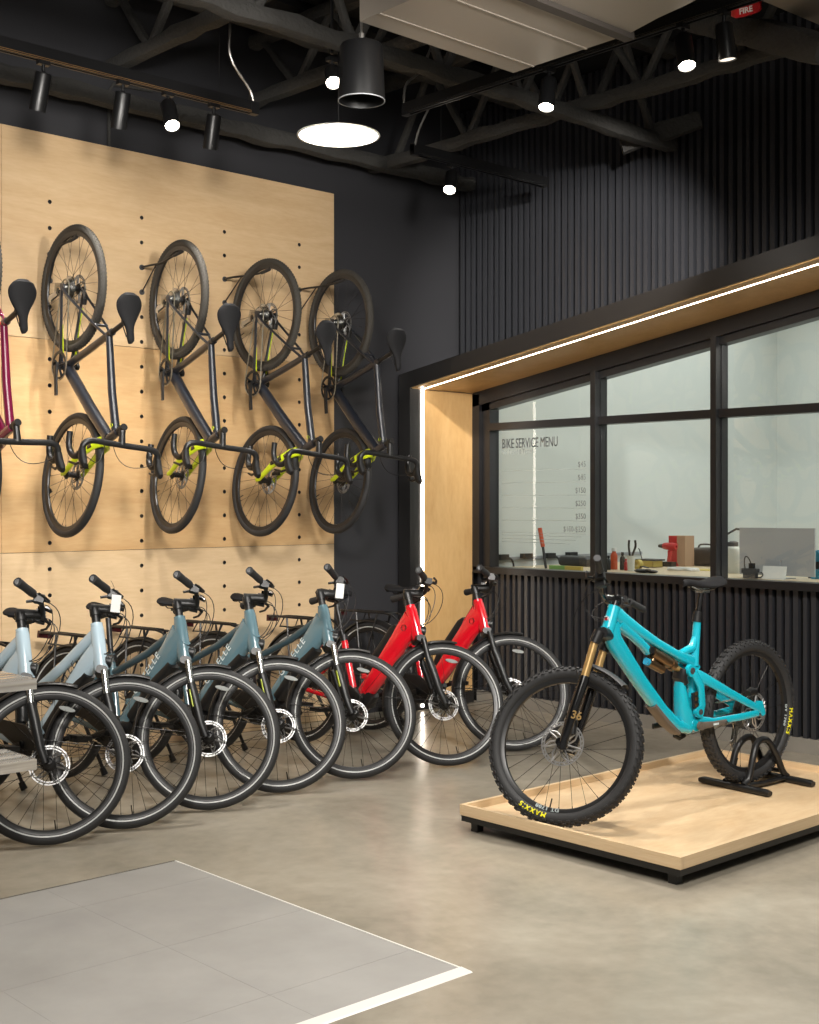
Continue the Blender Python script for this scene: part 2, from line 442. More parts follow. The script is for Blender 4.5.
# lettering on the first pane
menu = thing('menu_lettering', 'grey bike service menu lettering and price lines on the first glass pane', 'lettering', (XG-.002, 6.6, 1.2))
def on_glass(b, Y, Z, sx=1.0):
    # text x -> -Y , text y -> +Z
    b.xf(basis((0, Y-6.6, Z-1.2), (0, -sx, 0), (0, 0, 1), (-1, 0, 0))); return b
YL, YR = on_x(502, 445, XG).y, on_x(586, 470, XG).y
hd_ = bolder(text_mb('BIKE SERVICE MENU', .102), (.0036, .0072))
on_glass(hd_, YL, on_x(502, 448.5, XG).z, .60).build('heading', M['menu'], menu, False)
on_glass(text_mb('Pro Tuned & Tested', .05), YL, on_x(502, 454.5, XG).z, .75).build('subheading', M['menulite'], menu, False)
for i, (pr, yp) in enumerate((('$45', 463.5), ('$85', 476.5), ('$150', 489.7), ('$250', 502.8), ('$350', 515.8), ('$100-$250', 528.8))):
    z = on_x(586, yp, XG).z - .022
    on_glass(text_mb(pr, .055, align='RIGHT'), YR, z, .85).build('price', M['menuprice'], menu, False)
    l = MB(); l.box(-.0005, .0005, YR-6.6, 6.12-6.6, z-.0165-1.2, z-.0135-1.2); l.build('rule', M['menu'], menu, False)
    l = MB(); l.box(-.0005, .0005, 6.12-6.6, YL-6.6, z-.0165-1.2, z-.0140-1.2); l.build('rule', M['menulite'], menu, False)
for k in range(3):
    z = on_x(586, 537+k*3.6, XG).z
    l = MB(); l.box(-.0005, .0005, YR+.04+.05*k-6.6, YL-6.6, z-.0015-1.2, z+.0015-1.2); l.build('fine_print', M['menulite'], menu, False)

# workshop behind the glass
u = MB(); u.box(7.04, 11.5, 6.93, 7.05, 0, 3.7); struct('wall_workshop', u, M['white'])
u = MB(); u.box(11.4, 11.5, -1, 7.05, 0, 3.7); struct('wall_back', u, M['white'])
u = MB(); u.box(7.04, 11.5, -1.1, -1, 0, 3.7); struct('wall_far', u, M['white'])
u = MB(); u.box(7.04, 11.5, -1, 7.05, 3.6, 3.7); struct('ceiling_workshop', u, M['white'])
u = MB(); u.box(6.96, 11.5, -1.1, 7.05, -.1, 0); struct('floor_workshop', u, M['concrete'])
u = MB(); u.box(7.03, 7.05, -1, 7.0, 2.25, 3.7); u.v = [(x, y, (z if z > 3 else 2.2+SL*(6.78-y))) for x, y, z in u.v]; struct('wall_lintel', u, M['white'])

# floor tile inset with white trims
t = MB(); X1, Y0, Y1 = 2.93, 2.885, 4.615
xs = [-1.7+.5838*0]; x = X1-.006
cols = []
while x > -1.5: cols.append((x-.5838, x)); x -= .5838
rows = [(2.93, 3.158), (3.158, 3.74), (3.74, 4.32), (4.32, 4.61)]
for a, b_ in cols:
    for c0, c1 in rows: t.box(a+.0007, b_-.0007, c0+.0007, c1-.0007, 0, .0035)
struct('floor_tile_inset', t, M['mattile'])
t = MB(); t.box(-1.5, 2.93, 2.93, 4.61, -.001, .003); struct('floor_grout', t, M['mattile'])
t = MB(); t.prism([(-1.5, 2.878, 0), (-1.5, 2.93, 0), (-1.5, 2.93, .0055), (-1.5, 2.885, .003)], (4.435, 0, 0)); struct('trim_6', t, M['trimw'])
t = MB(); t.box(2.924, 2.932, 2.93, 4.615, 0, .005); struct('trim_7', t, M['trimw'])
t = MB(); t.box(-1.5, 2.932, 4.61, 4.616, 0, .005); struct('trim_8', t, M['steel'])

# ------------------------------------------------------------------ wheels
def tyre_mesh(R, tw, th, stripe=False, knob=None, m0='rubber', nm='tyre'):
    b = MB(); Rc = R-th/2; n = 20; prof = []; mi = []
    for i in range(n):
        a = 2*PI*i/n
        prof.append((Rc+th/2*math.cos(a), tw/2*math.sin(a)))
        am = math.degrees(2*PI*(i+.5)/n); d = abs((am+180) % 360-180)
        mi.append(1 if (stripe and 108 < d < 127) else 0)
    b.lathe(prof, n=72, closed=True, mi=mi)
    if knob:
        nrow, kh, offs = knob
        for i in range(nrow):
            for j, (yo, kl, kw, tilt) in enumerate(offs):
                a = 2*PI*(i+(.5 if j % 2 else 0))/nrow
                for sg in ((1, -1) if yo else (1,)):
                    # tangent frame at angle a and lateral offset
                    ph = math.asin(max(-1, min(1, yo*sg/(tw/2))))
                    rr = Rc+th/2*math.cos(ph); nr = Vector((math.cos(ph)*math.cos(a), math.sin(ph), math.cos(ph)*math.sin(a)))
                    tg = Vector((-math.sin(a), 0, math.cos(a))); sd = nr.cross(tg)
                    o = Vector((rr*math.cos(a), tw/2*math.sin(ph), rr*math.sin(a)))
                    b.box(-kl/2, kl/2, -kw/2, kw/2, -.004, kh, M4=basis(o, tg, sd, nr))
    return b.mesh(nm, [M[m0], M['stripe']], ang=50)
def rim_mesh(Ro, w, d):
    b = MB(); b.lathe([(Ro, -w/2), (Ro-.004, -w/2), (Ro-d, -w*.28), (Ro-d-.003, 0), (Ro-d, w*.28), (Ro-.004, w/2), (Ro, w/2)], n=64, closed=True)
    return b.mesh('wheel_rim', M['rim'])
def spokes_mesh(Rr, n=28, hubw=.03, hr=.028, rad=.0011):
    b = MB()
    for i in range(n):
        sg = 1 if i % 2 else -1; a = 2*PI*i/n; tw = (1 if (i//2) % 2 else -1)*R_(62)
        p0 = (hr*math.cos(a+tw), sg*hubw, hr*math.sin(a+tw)); p1 = (Rr*math.cos(a), sg*.003, Rr*math.sin(a))
        b.tube([p0, p1], rad, n=4, caps=False)
        q = Vector(p1).lerp(Vector(p0), .05); b.tube([p1, q], rad*1.9, n=5, caps=False)
    # valve
    b.tube([(Rr*math.cos(-1.2), 0, Rr*math.sin(-1.2)), ((Rr-.045)*math.cos(-1.2), 0, (Rr-.045)*math.sin(-1.2))], .003, n=6)
    return b.mesh('spokes', M['spoke'])
def hub_mesh(w=.1):
    b = MB(); b.lathe([(.002, -w/2-.008), (.009, -w/2-.006), (.009, -w/2+.004), (.026, -w*.36), (.028, -w*.30), (.016, -w*.22), (.015, w*.22), (.03, w*.30), (.028, w*.36), (.010, w/2-.004), (.010, w/2+.006), (.002, w/2+.008)], n=20)
    return b.mesh('hub', M['black'])
def rotor_mesh(R, y, arms=6):
    b = MB(); t = .0022
    n = 48
    b.lathe([(R, y-t/2), (R, y+t/2), (R-.006, y+t/2), (R-.006, y-t/2)], n=n, closed=True)
    b.lathe([(R-.011, y-t/2), (R-.011, y+t/2), (R-.017, y+t/2), (R-.017, y-t/2)], n=n, closed=True)
    for i in range(28):
        a = 2*PI*i/28; b.tube([((R-.003)*math.cos(a), y, (R-.003)*math.sin(a)), ((R-.014)*math.cos(a+.1), y, (R-.014)*math.sin(a+.1))], .0032, n=4)
    for i in range(arms):
        a = 2*PI*i/arms
        for da, ra in ((0, .05), (.5, .042)):
            b.tube([((R-.012)*math.cos(a), y, (R-.012)*math.sin(a)), (.6*R*math.cos(a+da*.7), y, .6*R*math.sin(a+da*.7)), (.026*math.cos(a+da*1.6), y, .026*math.sin(a+da*1.6))], .0042, n=4)
    b.lathe([(.030, y-t), (.030, y+t), (.012, y+t), (.012, y-t)], n=20, closed=True)
    return b.mesh('brake_rotor', M['rotor'])
def cassette_mesh(rmax=.07, y0=-.022, n=9, step=.0042):
    b = MB()
    for i in range(n):
        r = rmax*(1-.07*i)-.004*i*.3; y = y0-i*step
        b.lathe([(r, y-.0008), (r, y+.0008), (r*.55, y+.0008), (r*.55, y-.0008)], n=28, closed=True)
    b.lathe([(.018, y0), (.018, y0-n*step), (.004, y0-n*step-.004)], n=16)
    return b.mesh('cassette', M['steel'])
def wheel(parent, name, mtx, kit, rear=False):
    o = link(name, kit['rim'], parent, mtx)
    for k in ('tyre', 'spokes', 'hub', 'rotor') + (('cassette',) if rear else ()):
        me = kit['rtyre'] if (k == 'tyre' and rear and 'rtyre' in kit) else kit[k]
        link({'rotor': 'brake_rotor'}.get(k, k), me, o)
    for k in kit.get('extra', ()): link(k[0], k[1], o)
    return o
T = Matrix.Translation

# saddle: lofted, x forward, origin centre of the cover
def saddle_mb(L=.27, W=.145, drop=.01):
    b = MB(); rings = []; N = 18
    for i in range(N+1):
        u = i/N; x = -L*.48+L*u
        if u < .22: w = W*(.50+.50*math.sin(PI/2*u/.22)) if i else W*.34
        else:
            q = (u-.22)/.78; w = W*(.27+.73*(.5+.5*math.cos(PI*min(1, q/.72)))) 
            if u > .9: w *= math.sqrt(max(.08, 1-((u-.9)/.1)**2))
        h = .022-.006*u
        zt = .006*math.cos(u*PI*2)+(-.010 if i == 0 else (-.006 if i == N else 0))
        rg = []
        for q in range(16):
            a = 2*PI*q/16; cc, ss = math.cos(a), math.sin(a)
            zz = zt+h*ss*(.55 if ss > 0 else 1.0)-.013*cc*cc*(w/W)
            rg.append((x, w/2*math.copysign(abs(cc)**.8, cc), zz))
        rings.append(rg)
    b.rings(rings); return b
def saddle_rails(b, zc):
    for s in (1, -1):
        b.tube([(-.09, s*.035, zc-.015), (-.06, s*.024, zc-.04), (.03, s*.021, zc-.042), (.09, s*.012, zc-.02)], .0035, n=6)
    b.box(-.03, .02, -.024, .024, zc-.055, zc-.036); return b

def arc_pts(c, r, a0, a1, n): return [(c[0]+r*math.cos(R_(a0+(a1-a0)*i/n)), 0, c[1]+r*math.sin(R_(a0+(a1-a0)*i/n))) for i in range(n+1)]
def fender_mb(c, r, a0, a1, w=.058, n=26):
    b = MB(); rings = []
    for i in range(n+1):
        a = R_(a0+(a1-a0)*i/n); rg = []
        prof = [(-.5, -.012), (-.42, -.002), (-.2, .005), (0, .007), (.2, .005), (.42, -.002), (.5, -.012), (.42, -.005), (.2, .002), (0, .004), (-.2, .002), (-.42, -.005)]
        for yy, dr in prof: rg.append((c[0]+(r+dr)*math.cos(a), yy*w, c[1]+(r+dr)*math.sin(a)))
        rings.append(rg)
    b.rings(rings); return b
def chain_mb(c1, r1, c2, r2, y, n=10):
    # open-belt loop round two circles (c1 rear, c2 front)
    b = MB(); pts = []
    d = Vector((c2[0]-c1[0], c2[1]-c1[1])); L = d.length; th = math.atan2(d.y, d.x); al = math.acos(max(-1, min(1, (r2-r1)/L)))
    for i in range(n+1):
        a = th+PI-(PI-al)+0; 
    a0 = th+(PI-al); a1 = th-(PI-al)
    for i in range(n+1):
        a = th+(PI-al)*1-2*(PI-al)*i/n if False else th+(PI-al)-(2*(PI-al))*i/n
        pts.append((c2[0]+r2*math.cos(a), y, c2[1]+r2*math.sin(a)))
    for i in range(n+1):
        a = th-(PI-al)-(2*al)*i/n
        pts.append((c1[0]+r1*math.cos(a), y, c1[1]+r1*math.sin(a)))
    # resample for beads
    out = []; rad = []
    P = [Vector(q) for q in pts]+[Vector(pts[0])]
    for i in range(len(P)-1):
        seg = (P[i+1]-P[i]).length; k = max(1, int(seg/.0127))
        for j in range(k): out.append(P[i].lerp(P[i+1], j/k))
    for i in range(len(out)): rad.append(.0048 if i % 2 else .0030)
    b.tube(out, rad, n=5, closed=True); return b
def crank_mb(bb, ang, y, L=.17, side=-1):
    b = MB(); a = R_(ang); e = (bb[0]+L*math.cos(a), y+side*.012, bb[1]+L*math.sin(a))
    b.sweep([(bb[0], y, bb[1]), ((bb[0]+e[0])/2, y+side*.008, (bb[1]+e[2])/2), e], [(.018, .036), (.015, .026), (.014, .026)], e=.6)
    b.lathe([(.02, -.009), (.02, .009), (.002, .010)], n=16, c=(bb[0], y, bb[1])); return b, e
def ring_mb(c, r, y, arms=4):
    b = MB(); b.lathe([(r, y-.0015), (r, y+.0015), (r-.016, y+.0015), (r-.016, y-.0015)], n=40, closed=True)
    for i in range(36):
        a = 2*PI*i/36; b.box(-.003, .003, -.001, .001, -.003, .004, M4=basis((r*math.cos(a), y, r*math.sin(a)), (-math.sin(a), 0, math.cos(a)), (0, 1, 0), (math.cos(a), 0, math.sin(a))))
    for i in range(arms):
        a = 2*PI*i/arms+.4; b.tube([(.01*math.cos(a), y, .01*math.sin(a)), ((r-.01)*math.cos(a), y, (r-.01)*math.sin(a))], .007, n=6)
    b.v = [(x+c[0], yy, z+c[1]) for x, yy, z in b.v]; return b
def derailleur_mb(ax, y):
    b = MB(); x, z = ax
    b.sweep([(x-.01, y-.01, z-.02), (x-.015, y-.02, z-.05), (x+.02, y-.012, z-.075)], [(.022, .03), (.026, .036), (.02, .028)], e=.7)
    p1, p2 = (x+.02, z-.078), (x+.045, z-.165)
    for p in (p1, p2): b.lathe([(.021, -.003), (.021, .003), (.006, .003), (.006, -.003)], n=16, closed=True, c=(p[0], y, p[1]))
    b.sweep([(p1[0], y-.007, p1[1]), (p2[0], y-.007, p2[1])], [(.003, .03), (.003, .026)]); b.sweep([(p1[0], y+.007, p1[1]), (p2[0], y+.007, p2[1])], [(.003, .03), (.003, .026)])
    return b

# ------------------------------------------------------------------ electric bicycles (x forward, rear axle at x=0)
EW = .355
kitE = dict(rim=rim_mesh(EW-.040, .030, .022), tyre=tyre_mesh(EW, .048, .046, stripe=True), spokes=spokes_mesh(EW-.06, 32), hub=hub_mesh(), rotor=rotor_mesh(.09, .034))
kitE['cassette'] = cassette_mesh(.062, -.025, 7)
refl = MB(); 
refl.prism([(.255+.011*math.cos(a), -.008, .038*math.sin(a)) for a in [2*PI*i/14 for i in range(14)]], (0, .008, 0))
WB = 1.13; HAE = R_(69)
AXE = Vector((-math.cos(HAE), 0, math.sin(HAE))); OE = Vector((WB-.065*math.sin(HAE), 0, EW-.065*math.cos(HAE)))
def se(t, dx=0): return OE+AXE*t+Vector((dx, 0, 0))
BBE = (.465, .30)
ptE = lambda p: (p[0], 0, p[-1])

def ebike_frame(kind):
    b = MB()
    top = .635 if kind != 'red' else .605
    b.sweep([se(.40), se(.44), se(top-.03), se(top-.012)], [(.060, .062), (.060, .070), (.056, .064), (.052, .056)], e=.75, n=18); b.cyl(se(top-.014), se(top), .029, n=18)
    if kind == 'red':
        b.sweep([se(.515, -.004), (.80, 0, .71), (.62, 0, .455), (.52, 0, .335)], [(.060, .150), (.076, .13), (.080, .110), (.080, .10)], e=.7, n=18)
        b.sweep([(.56, 0, .37), (.50, 0, .315), (.40, 0, .325)], [(.085, .11), (.09, .10), (.07, .09)], e=.75)
        b.tube([(.445, 0, .35), (.395, 0, .50), (.355, 0, .62), (.345, 0, .66)], .021, n=14)
        st_top = (.365, .59)
    else:
        if kind == 'pale': b.sweep([se(.500, -.002), (.825, 0, .735), (.62, 0, .475), (.52, 0, .35)], [(.056, .125), (.068, .108), (.074, .098), (.074, .09)], e=.7, n=18)
        else: b.sweep([se(.540, -.004), (.815, 0, .755), (.62, 0, .485), (.52, 0, .35)], [(.058, .160), (.070, .135), (.074, .10), (.074, .09)], e=.7, n=18)
        b.sweep([(.56, 0, .39), (.50, 0, .32), (.41, 0, .325)], [(.08, .10), (.085, .10), (.07, .09)], e=.75)
        b.tube([(.45, 0, .34), (.395, 0, .50), (.34, 0, .66), (.325, 0, .70)], .019, n=14)
        st_top = (.35, .63)
    for s in (1, -1):
        b.sweep([(.43, s*.035, .305), (.33, s*.045, .305), (.06, s*.066, .345), (.0, s*.068, .355)], [(.022, .034), (.018, .03), (.016, .026), (.012, .024)])
        b.sweep([(st_top[0], s*.022, st_top[1]), (.27, s*.04, .56), (.04, s*.066, .375), (.0, s*.068, .357)], [(.016, .022), (.014, .02), (.013, .02), (.012, .02)])
        b.box(-.022, .022, s*.068-.003, s*.068+.003, .335, .38)
    b.cyl((.14, -.055, .37+.105), (.14, .055, .37+.105), .009)
    return b
def ebike(kind, frame_m, tt_m, let_m):
    root = thing('electric_bicycle', 'x', 'bicycle', group='electric bicycles parked in a row')
    fr = ebike_frame(kind).build('frame', frame_m, root)
    # battery
    b = MB()
    if kind == 'red':
        b.sweep([(.765, 0, .775), (.745, 0, .742), (.60, 0, .545), (.555, 0, .475)], [(.050, .03), (.066, .068), (.066, .074), (.056, .04)], e=.6)
    else:
        d = Vector((.26, 0, .365)).normalized(); nn = Vector((d.z, 0, -d.x))
        b.sweep([Vector((.80, 0, .71))+nn*.045, Vector((.69, 0, .575))+nn*.030, Vector((.56, 0, .40))+nn*.026], [(.06, .05), (.0805, .078), (.0805, .07)], e=.55)
    b.build('battery', M['black'], fr)
    if kind == 'red':
        b = MB(); c0 = Vector((.842, 0, .765)); d = Vector((.62, 0, .785))
        b.lathe([(.018, -.04), (.018, .04), (.001, .041)], n=16, c=c0); b.build('port_cover', M['black'], fr)
    if kind != 'red':
        b = MB()
        if kind == 'pale': b.sweep([(.866, 0, .895), (.62, 0, .70), (.37, 0, .53)], [(.044, .060), (.042, .055), (.036, .045)], e=.8)
        else: b.sweep([(.85, 0, .865), (.62, 0, .72), (.365, 0, .60)], [(.036, .048), (.034, .040), (.032, .036)], e=.9)
        b.build('top_tube', tt_m, fr)
        # lettering up the drive side of the down tube
        tx = text_mb('GAZELLE', .056, .0004, bold=0, space=1.25)
        d = Vector((.80-.62, 0, .725-.485)).normalized(); nn = Vector((-d.z, 0, d.x)); o = Vector((.625, -.0385, .495))+nn*.014
        tx.xf(basis(o, d, nn, (0, -1, 0))); tx.build('lettering', let_m, fr, False)
    else:
        b = MB(); b.lathe([(.008, -.004), (.008, .004), (.001, .005)], n=12, c=(.42, -.05, .37)); b.build('reflector', M['orange'], fr)
    # motor
    b = MB(); b.lathe([(.02, -.068), (.075, -.062), (.085, -.04), (.085, .04), (.075, .062), (.02, .068)], n=28, c=(BBE[0], 0, BBE[1]))
    b.sweep([(.47, 0, .30), (.57, 0, .325), (.60, 0, .36)], [(.10, .15), (.095, .12), (.07, .07)], e=.7)
    b.build('motor', M['black'], root)
    # steering group
    fk = MB()
    fk.sweep([se(.392)-Vector((0, .062, 0)), se(.398), se(.392)+Vector((0, .062, 0))], [(.055, .04), (.06, .045), (.055, .04)], side=(1, 0, 0), e=.7)
    off = Vector((.065*math.sin(HAE), 0, .065*math.cos(HAE)))
    for s in (1, -1):
        a = se(.385)+Vector((.012, s*.062, 0)); m = se(.275)+Vector((.012, s*.062, 0)); e_ = Vector((WB-.012, s*.060, EW))
        fk.sweep([m, se(.20)+Vector((.022, s*.063, 0)), se(.08)+Vector((.035, s*.062, 0)), e_+Vector((.0, 0, -.012))], [(.040, .044), (.044, .046), (.036, .042), (.024, .034)], n=12)
        fk.lathe([(.014, -.009), (.014, .009), (.002, .010)], n=14, c=(WB, s*.066, EW))
    fork = fk.build('fork', M['black'], root)
    st = MB()
    for s in (1, -1): st.cyl(se(.39)+Vector((.012, s*.062, 0)), se(.265)+Vector((.012, s*.062, 0)), .0165)
    st.build('stanchions', M['steel'] if kind != 'red' else M['black'], fork)
    cal = MB(); cal.sweep([(WB-.055, .045, EW+.11), (WB-.062, .045, EW+.075), (WB-.055, .045, EW+.04)], [(.034, .03), (.04, .04), (.03, .026)], e=.7); cal.build('brake_caliper', M['black'], fork)
    if kind == 'teal':
        dc = MB(); dc.sweep([se(.235)+Vector((-.0, -.0665, .0)), se(.15)+Vector((.006, -.0665, .0))], [(.04, .008), (.04, .008)]); dc.v = [(x, min(y, -.06), z) for x, y, z in dc.v]
        dc.build('fork_decal', M['lime'], fork)
    fw_ = wheel(root, 'front_wheel', T((WB, 0, EW)), kitE)
    rf = MB(); rf.v = list(refl.v); rf.f = list(refl.f); rf.m = list(refl.m)
    rf.xf(Matrix.Rotation(R_(-88), 4, 'Y')); rf.build('reflector', M['reflector'], fw_)
    ff = fender_mb((WB, EW), EW+.012, 86, 206).build('front_fender', M['black'], root)
    sy = MB()
    for s in (1, -1): sy.tube([(WB+EW*math.cos(R_(185))*1.02, s*.03, EW+EW*math.sin(R_(185))*1.02), (WB-.02, s*.058, EW)], .0025, n=5)
    sy.build('fender_stay', M['black'], ff)
    tp = .635 if kind != 'red' else .605
    hs = MB(); hs.cyl(se(tp), se(tp+.075), .021, n=16); hs.sweep([se(tp+.07, -.02), se(tp+.085, .04), se(tp+.095, .10)], [(.042, .05), (.036, .042), (.042, .044)], e=.7, n=12)
    hs.cyl(se(tp+.04), se(tp+.078), .027, n=16)
    hs.build('stem', M['black'], root)
    cl = se(tp+.095, .105); hb = MB()
    pts = [cl+Vector((-.115, .31, .03)), cl+Vector((-.055, .20, .032)), cl+Vector((-.01, .10, .02)), cl+Vector((0, .045, 0)), cl+Vector((0, -.045, 0)), cl+Vector((-.01, -.10, .02)), cl+Vector((-.055, -.20, .032)), cl+Vector((-.115, -.31, .03))]
    hb.tube(pts, .012, n=10)
    bar = hb.build('handlebar', M['black'], root)
    for s in (1, -1):
        g = MB(); a = cl+Vector((-.115, s*.312, .03)); c_ = cl+Vector((-.05, s*.19, .032)); d = (c_-a)
        g.tube([a, a+d*.05, a+d*.5, a+d*.9, c_], [.0215, .021, .0185, .0195, .019], n=12); gr = g.build('grip', M['rubber'], bar)
        g = MB(); g.lathe([(.0125, -.001), (.0125, .002), (.001, .003)], n=12); g.xf(basis(a, (1, 0, 0), (d*-1).normalized(), (d*-1).normalized().cross(Vector((1, 0, 0))).normalized())); g.build('end_cap', M['darkgrey'], gr)
        l = MB(); p0 = cl+Vector((-.02, s*.155, .03)); l.box(-.02, .022, -.022, .022, -.025, .012, M4=T(p0))
        l.tube([p0+Vector((.02, 0, -.005)), p0+Vector((.045, s*.02, -.012)), p0+Vector((.03, s*.09, -.02)), p0+Vector((.005, s*.13, -.022))], [.009, .008, .006, .006], n=8)
        l.build('brake_lever', M['black'], bar)
        l = MB(); p1 = cl+Vector((-.025, s*.12, .035)); l.box(-.022, .022, -.02, .02, -.018, .02, M4=T(p1)); l.tube([p1+Vector((-.01, 0, -.01)), p1+Vector((-.05, s*.01, -.03))], .007, n=6); l.build('shifter', M['black'], bar)
    d = MB(); d.sweep([cl+Vector((-.03, 0, .028)), cl+Vector((.01, 0, .034)), cl+Vector((.035, 0, .026))], [(.05, .012), (.056, .016), (.045, .012)], e=.6); d.build('display', M['blackgloss'], bar)
    cb = MB(); hd = se(.50, .02)
    for s, o1, fwd in ((1, .15, .13), (-1, .15, .15), (1, .11, .10), (-1, .10, .09)):
        a = cl+Vector((.005, s*o1, .02)); cb.tube(bez([a, a+Vector((fwd, -s*.02, .01)), hd+Vector((fwd*.75, s*.05, -.02)), hd+Vector((.0, s*.025, -.02))], 14), .0024, n=5)
    cb.build('cables', M['black'], bar)
    hl = MB(); h0 = se(.455, .03); hl.lathe([(.006, -.035), (.022, -.028), (.03, 0), (.03, .02), (.026, .024)], n=18, axis='x', c=h0); hl.tube([se(.44, .0), h0], .008, n=6)
    hlo = hl.build('headlight', M['black'], root)
    ln = MB(); ln.lathe([(.027, .018), (.02, .026), (.001, .028)], n=18, axis='x', c=h0); ln.build('lens', M['reflector'], hlo)
    # rear
    wheel(root, 'rear_wheel', T((0, 0, EW)), kitE, True)
    rfz = fender_mb((0, EW), EW+.014, 8, 196).build('rear_fender', M['black'], root)
    sy = MB()
    for s in (1, -1): sy.tube([(-EW*.98, s*.03, EW+.06), (-.01, s*.072, EW)], .0025, n=5)
    sy.build('fender_stay', M['black'], rfz)
    rk = MB(); zr = .775
    for s in (1, -1):
        rk.tube([(.20, s*.05, zr-.01), (.16, s*.062, zr), (-.22, s*.062, zr), (-.27, s*.05, zr-.005), (-.28, 0, zr-.005)], .0075, n=8)
        rk.tube([(-.02, s*.078, EW+.03), (-.06, s*.075, .60), (-.10, s*.062, zr)], .007, n=7)
        rk.tube([(-.01, s*.078, EW+.04), (.05, s*.075, .60), (.09, s*.062, zr)], .006, n=7)
        rk.tube([(.20, s*.05, zr-.01), (.30, s*.03, .70)], .006, n=7)
        rk.tube([(-.12, s*.062, zr), (-.15, s*.07, zr-.06), (.08, s*.07, zr-.06), (.10, s*.062, zr)], .005, n=6)
    for x in (.15, .05, -.05, -.15): rk.tube([(x, -.062, zr), (x, .062, zr)], .005, n=6)
    rk.box(-.12, .12, -.03, .03, zr+.004, zr+.012)
    rack = rk.build('rear_rack', M['black'], root)
    tl = MB(); tl.box(-.30, -.283, -.045, .045, zr-.035, zr+.005); tl.build('tail_light', M['tail'], rack)
    sp = MB(); sp.cyl((.352, 0, .61), (.262, 0, .885), .0155, n=14); sp.cyl((.345, 0, .655), (.335, 0, .69), .025, n=14); sp.build('seat_post', M['black'], root)
    sd = saddle_mb(.265, .165); sd.v = [(x+.245, y, z*1.25+.945) for x, y, z in sd.v]; so = sd.build('saddle', M['saddle'], root)
    sr = MB(); saddle_rails(sr, .945); sr.v = [(x+.255, y, z) for x, y, z in sr.v]; sr.build('saddle_rails', M['black'], so)
    ck = ring_mb(BBE, .08, -.062).build('crankset', M['black'], root)
    b, e_ = crank_mb(BBE, 200, -.078); b.build('crank_arm', M['black'], ck); pd = MB(); pd.box(e_[0]-.045, e_[0]+.045, e_[1]-.1, e_[1]-.008, e_[2]-.011, e_[2]+.011); pd.build('pedal', M['black'], ck)
    b, e_ = crank_mb(BBE, 20, .078, side=1); b.build('crank_arm', M['black'], ck); pd = MB(); pd.box(e_[0]-.045, e_[0]+.045, e_[1]+.008, e_[1]+.1, e_[2]-.011, e_[2]+.011); pd.build('pedal', M['black'], ck)
    cg = MB(); cg.sweep([(.57, -.067, .31), (.46, -.067, .335), (.25, -.066, .375), (.02, -.066, .395), (-.03, -.066, .37)], [(.012, .05), (.016, .13), (.014, .06), (.012, .05), (.01, .03)], e=.6); cg.build('chain_guard', M['black'], root)
    chain_mb((0, EW), .04, BBE, .08, -.058).build('chain', M['chainm'], root)
    derailleur_mb((0, EW), -.055).build('derailleur', M['black'], root)
    ks = MB(); ks.tube([(.02, .075, .33), (.05, .09, .30), (.12, .19, .075), (.125, .20, .045)], [.012, .011, .010, .010], n=8); k = ks.build('kickstand', M['black'], root)
    kf = MB(); kf.sweep([(.118, .19, .07), (.132, .207, .032)], [(.026, .03), (.034, .034)], e=.7); kf.build('foot', M['black'], k)
    return root
def bez(P, n):
    P = [Vector(p) for p in P]; out = []
    for i in range(n+1):
        t = i/n; out.append(P[0]*(1-t)**3+P[1]*3*t*(1-t)**2+P[2]*3*t*t*(1-t)+P[3]*t**3)
    return out
STEERED = ('fork', 'front_wheel', 'front_fender', 'stem', 'handlebar', 'headlight')
def steer(root, o, ax, ang, base):
    S = T(o) @ Matrix.Rotation(ang, 4, ax) @ T(-o)
    for ch in root.children:
        k = ch.name.split('.')[0]
        if k in STEERED: ch.matrix_basis = S @ (T(base) if k == 'front_wheel' else Matrix.Identity(4))
def place_ebike(root, cx, cy, label, st, hl=.77, hf=-.64, lean=.15, dx=-.068):
    h = (RT*hl+FW*hf).normalized(); l = Vector((-h.y, h.x, 0)); up = l*math.sin(lean)+Vector((0, 0, math.cos(lean))); l2 = l*math.cos(lean)-Vector((0, 0, math.sin(lean)))
    root.matrix_basis = basis(Vector((cx, cy, .0))+RT*dx-h*WB+Vector((0, 0, .003)), h, l2, up)
    root['label'] = label; steer(root, OE, AXE, R_(st), Vector((WB, 0, EW)))
EB = {}
pale = ebike('pale', M['lblue'], M['lblue'], M['decalk'])
place_ebike(pale, 2.66, 5.215, 'pale blue electric bicycle behind the steel shelf rack, first of the row', 54)
EB['A'] = pale
p2 = dup(pale); place_ebike(p2, 3.051, 5.231, 'pale blue electric bicycle next to the first teal one, white tag on its bars', 52); EB['B'] = p2
teal = ebike('teal', M['teal'], M['dteal'], M['decalw'])
place_ebike(teal, 3.545, 5.273, 'slate teal electric bicycle directly beside the pale blue bicycles', 50); EB['C'] = teal
t2 = dup(teal); place_ebike(t2, 4.023, 5.332, 'slate teal electric bicycle standing between two other teal bicycles', 50); EB['D'] = t2
t3 = dup(teal); place_ebike(t3, 4.526, 5.326, 'slate teal electric bicycle beside the red ones, white tag on its bars', 52); EB['E'] = t3
red = ebike('red', M['red'], M['red'], M['decalw'])
place_ebike(red, 5.123, 5.245, 'red step-through electric bicycle next to the last teal bicycle', 56, lean=.07, dx=-.026)
r2 = dup(red); place_ebike(r2, 5.73, 5.287, 'red step-through electric bicycle at the row end by the slatted service wall', 46, lean=.07, dx=-.024)
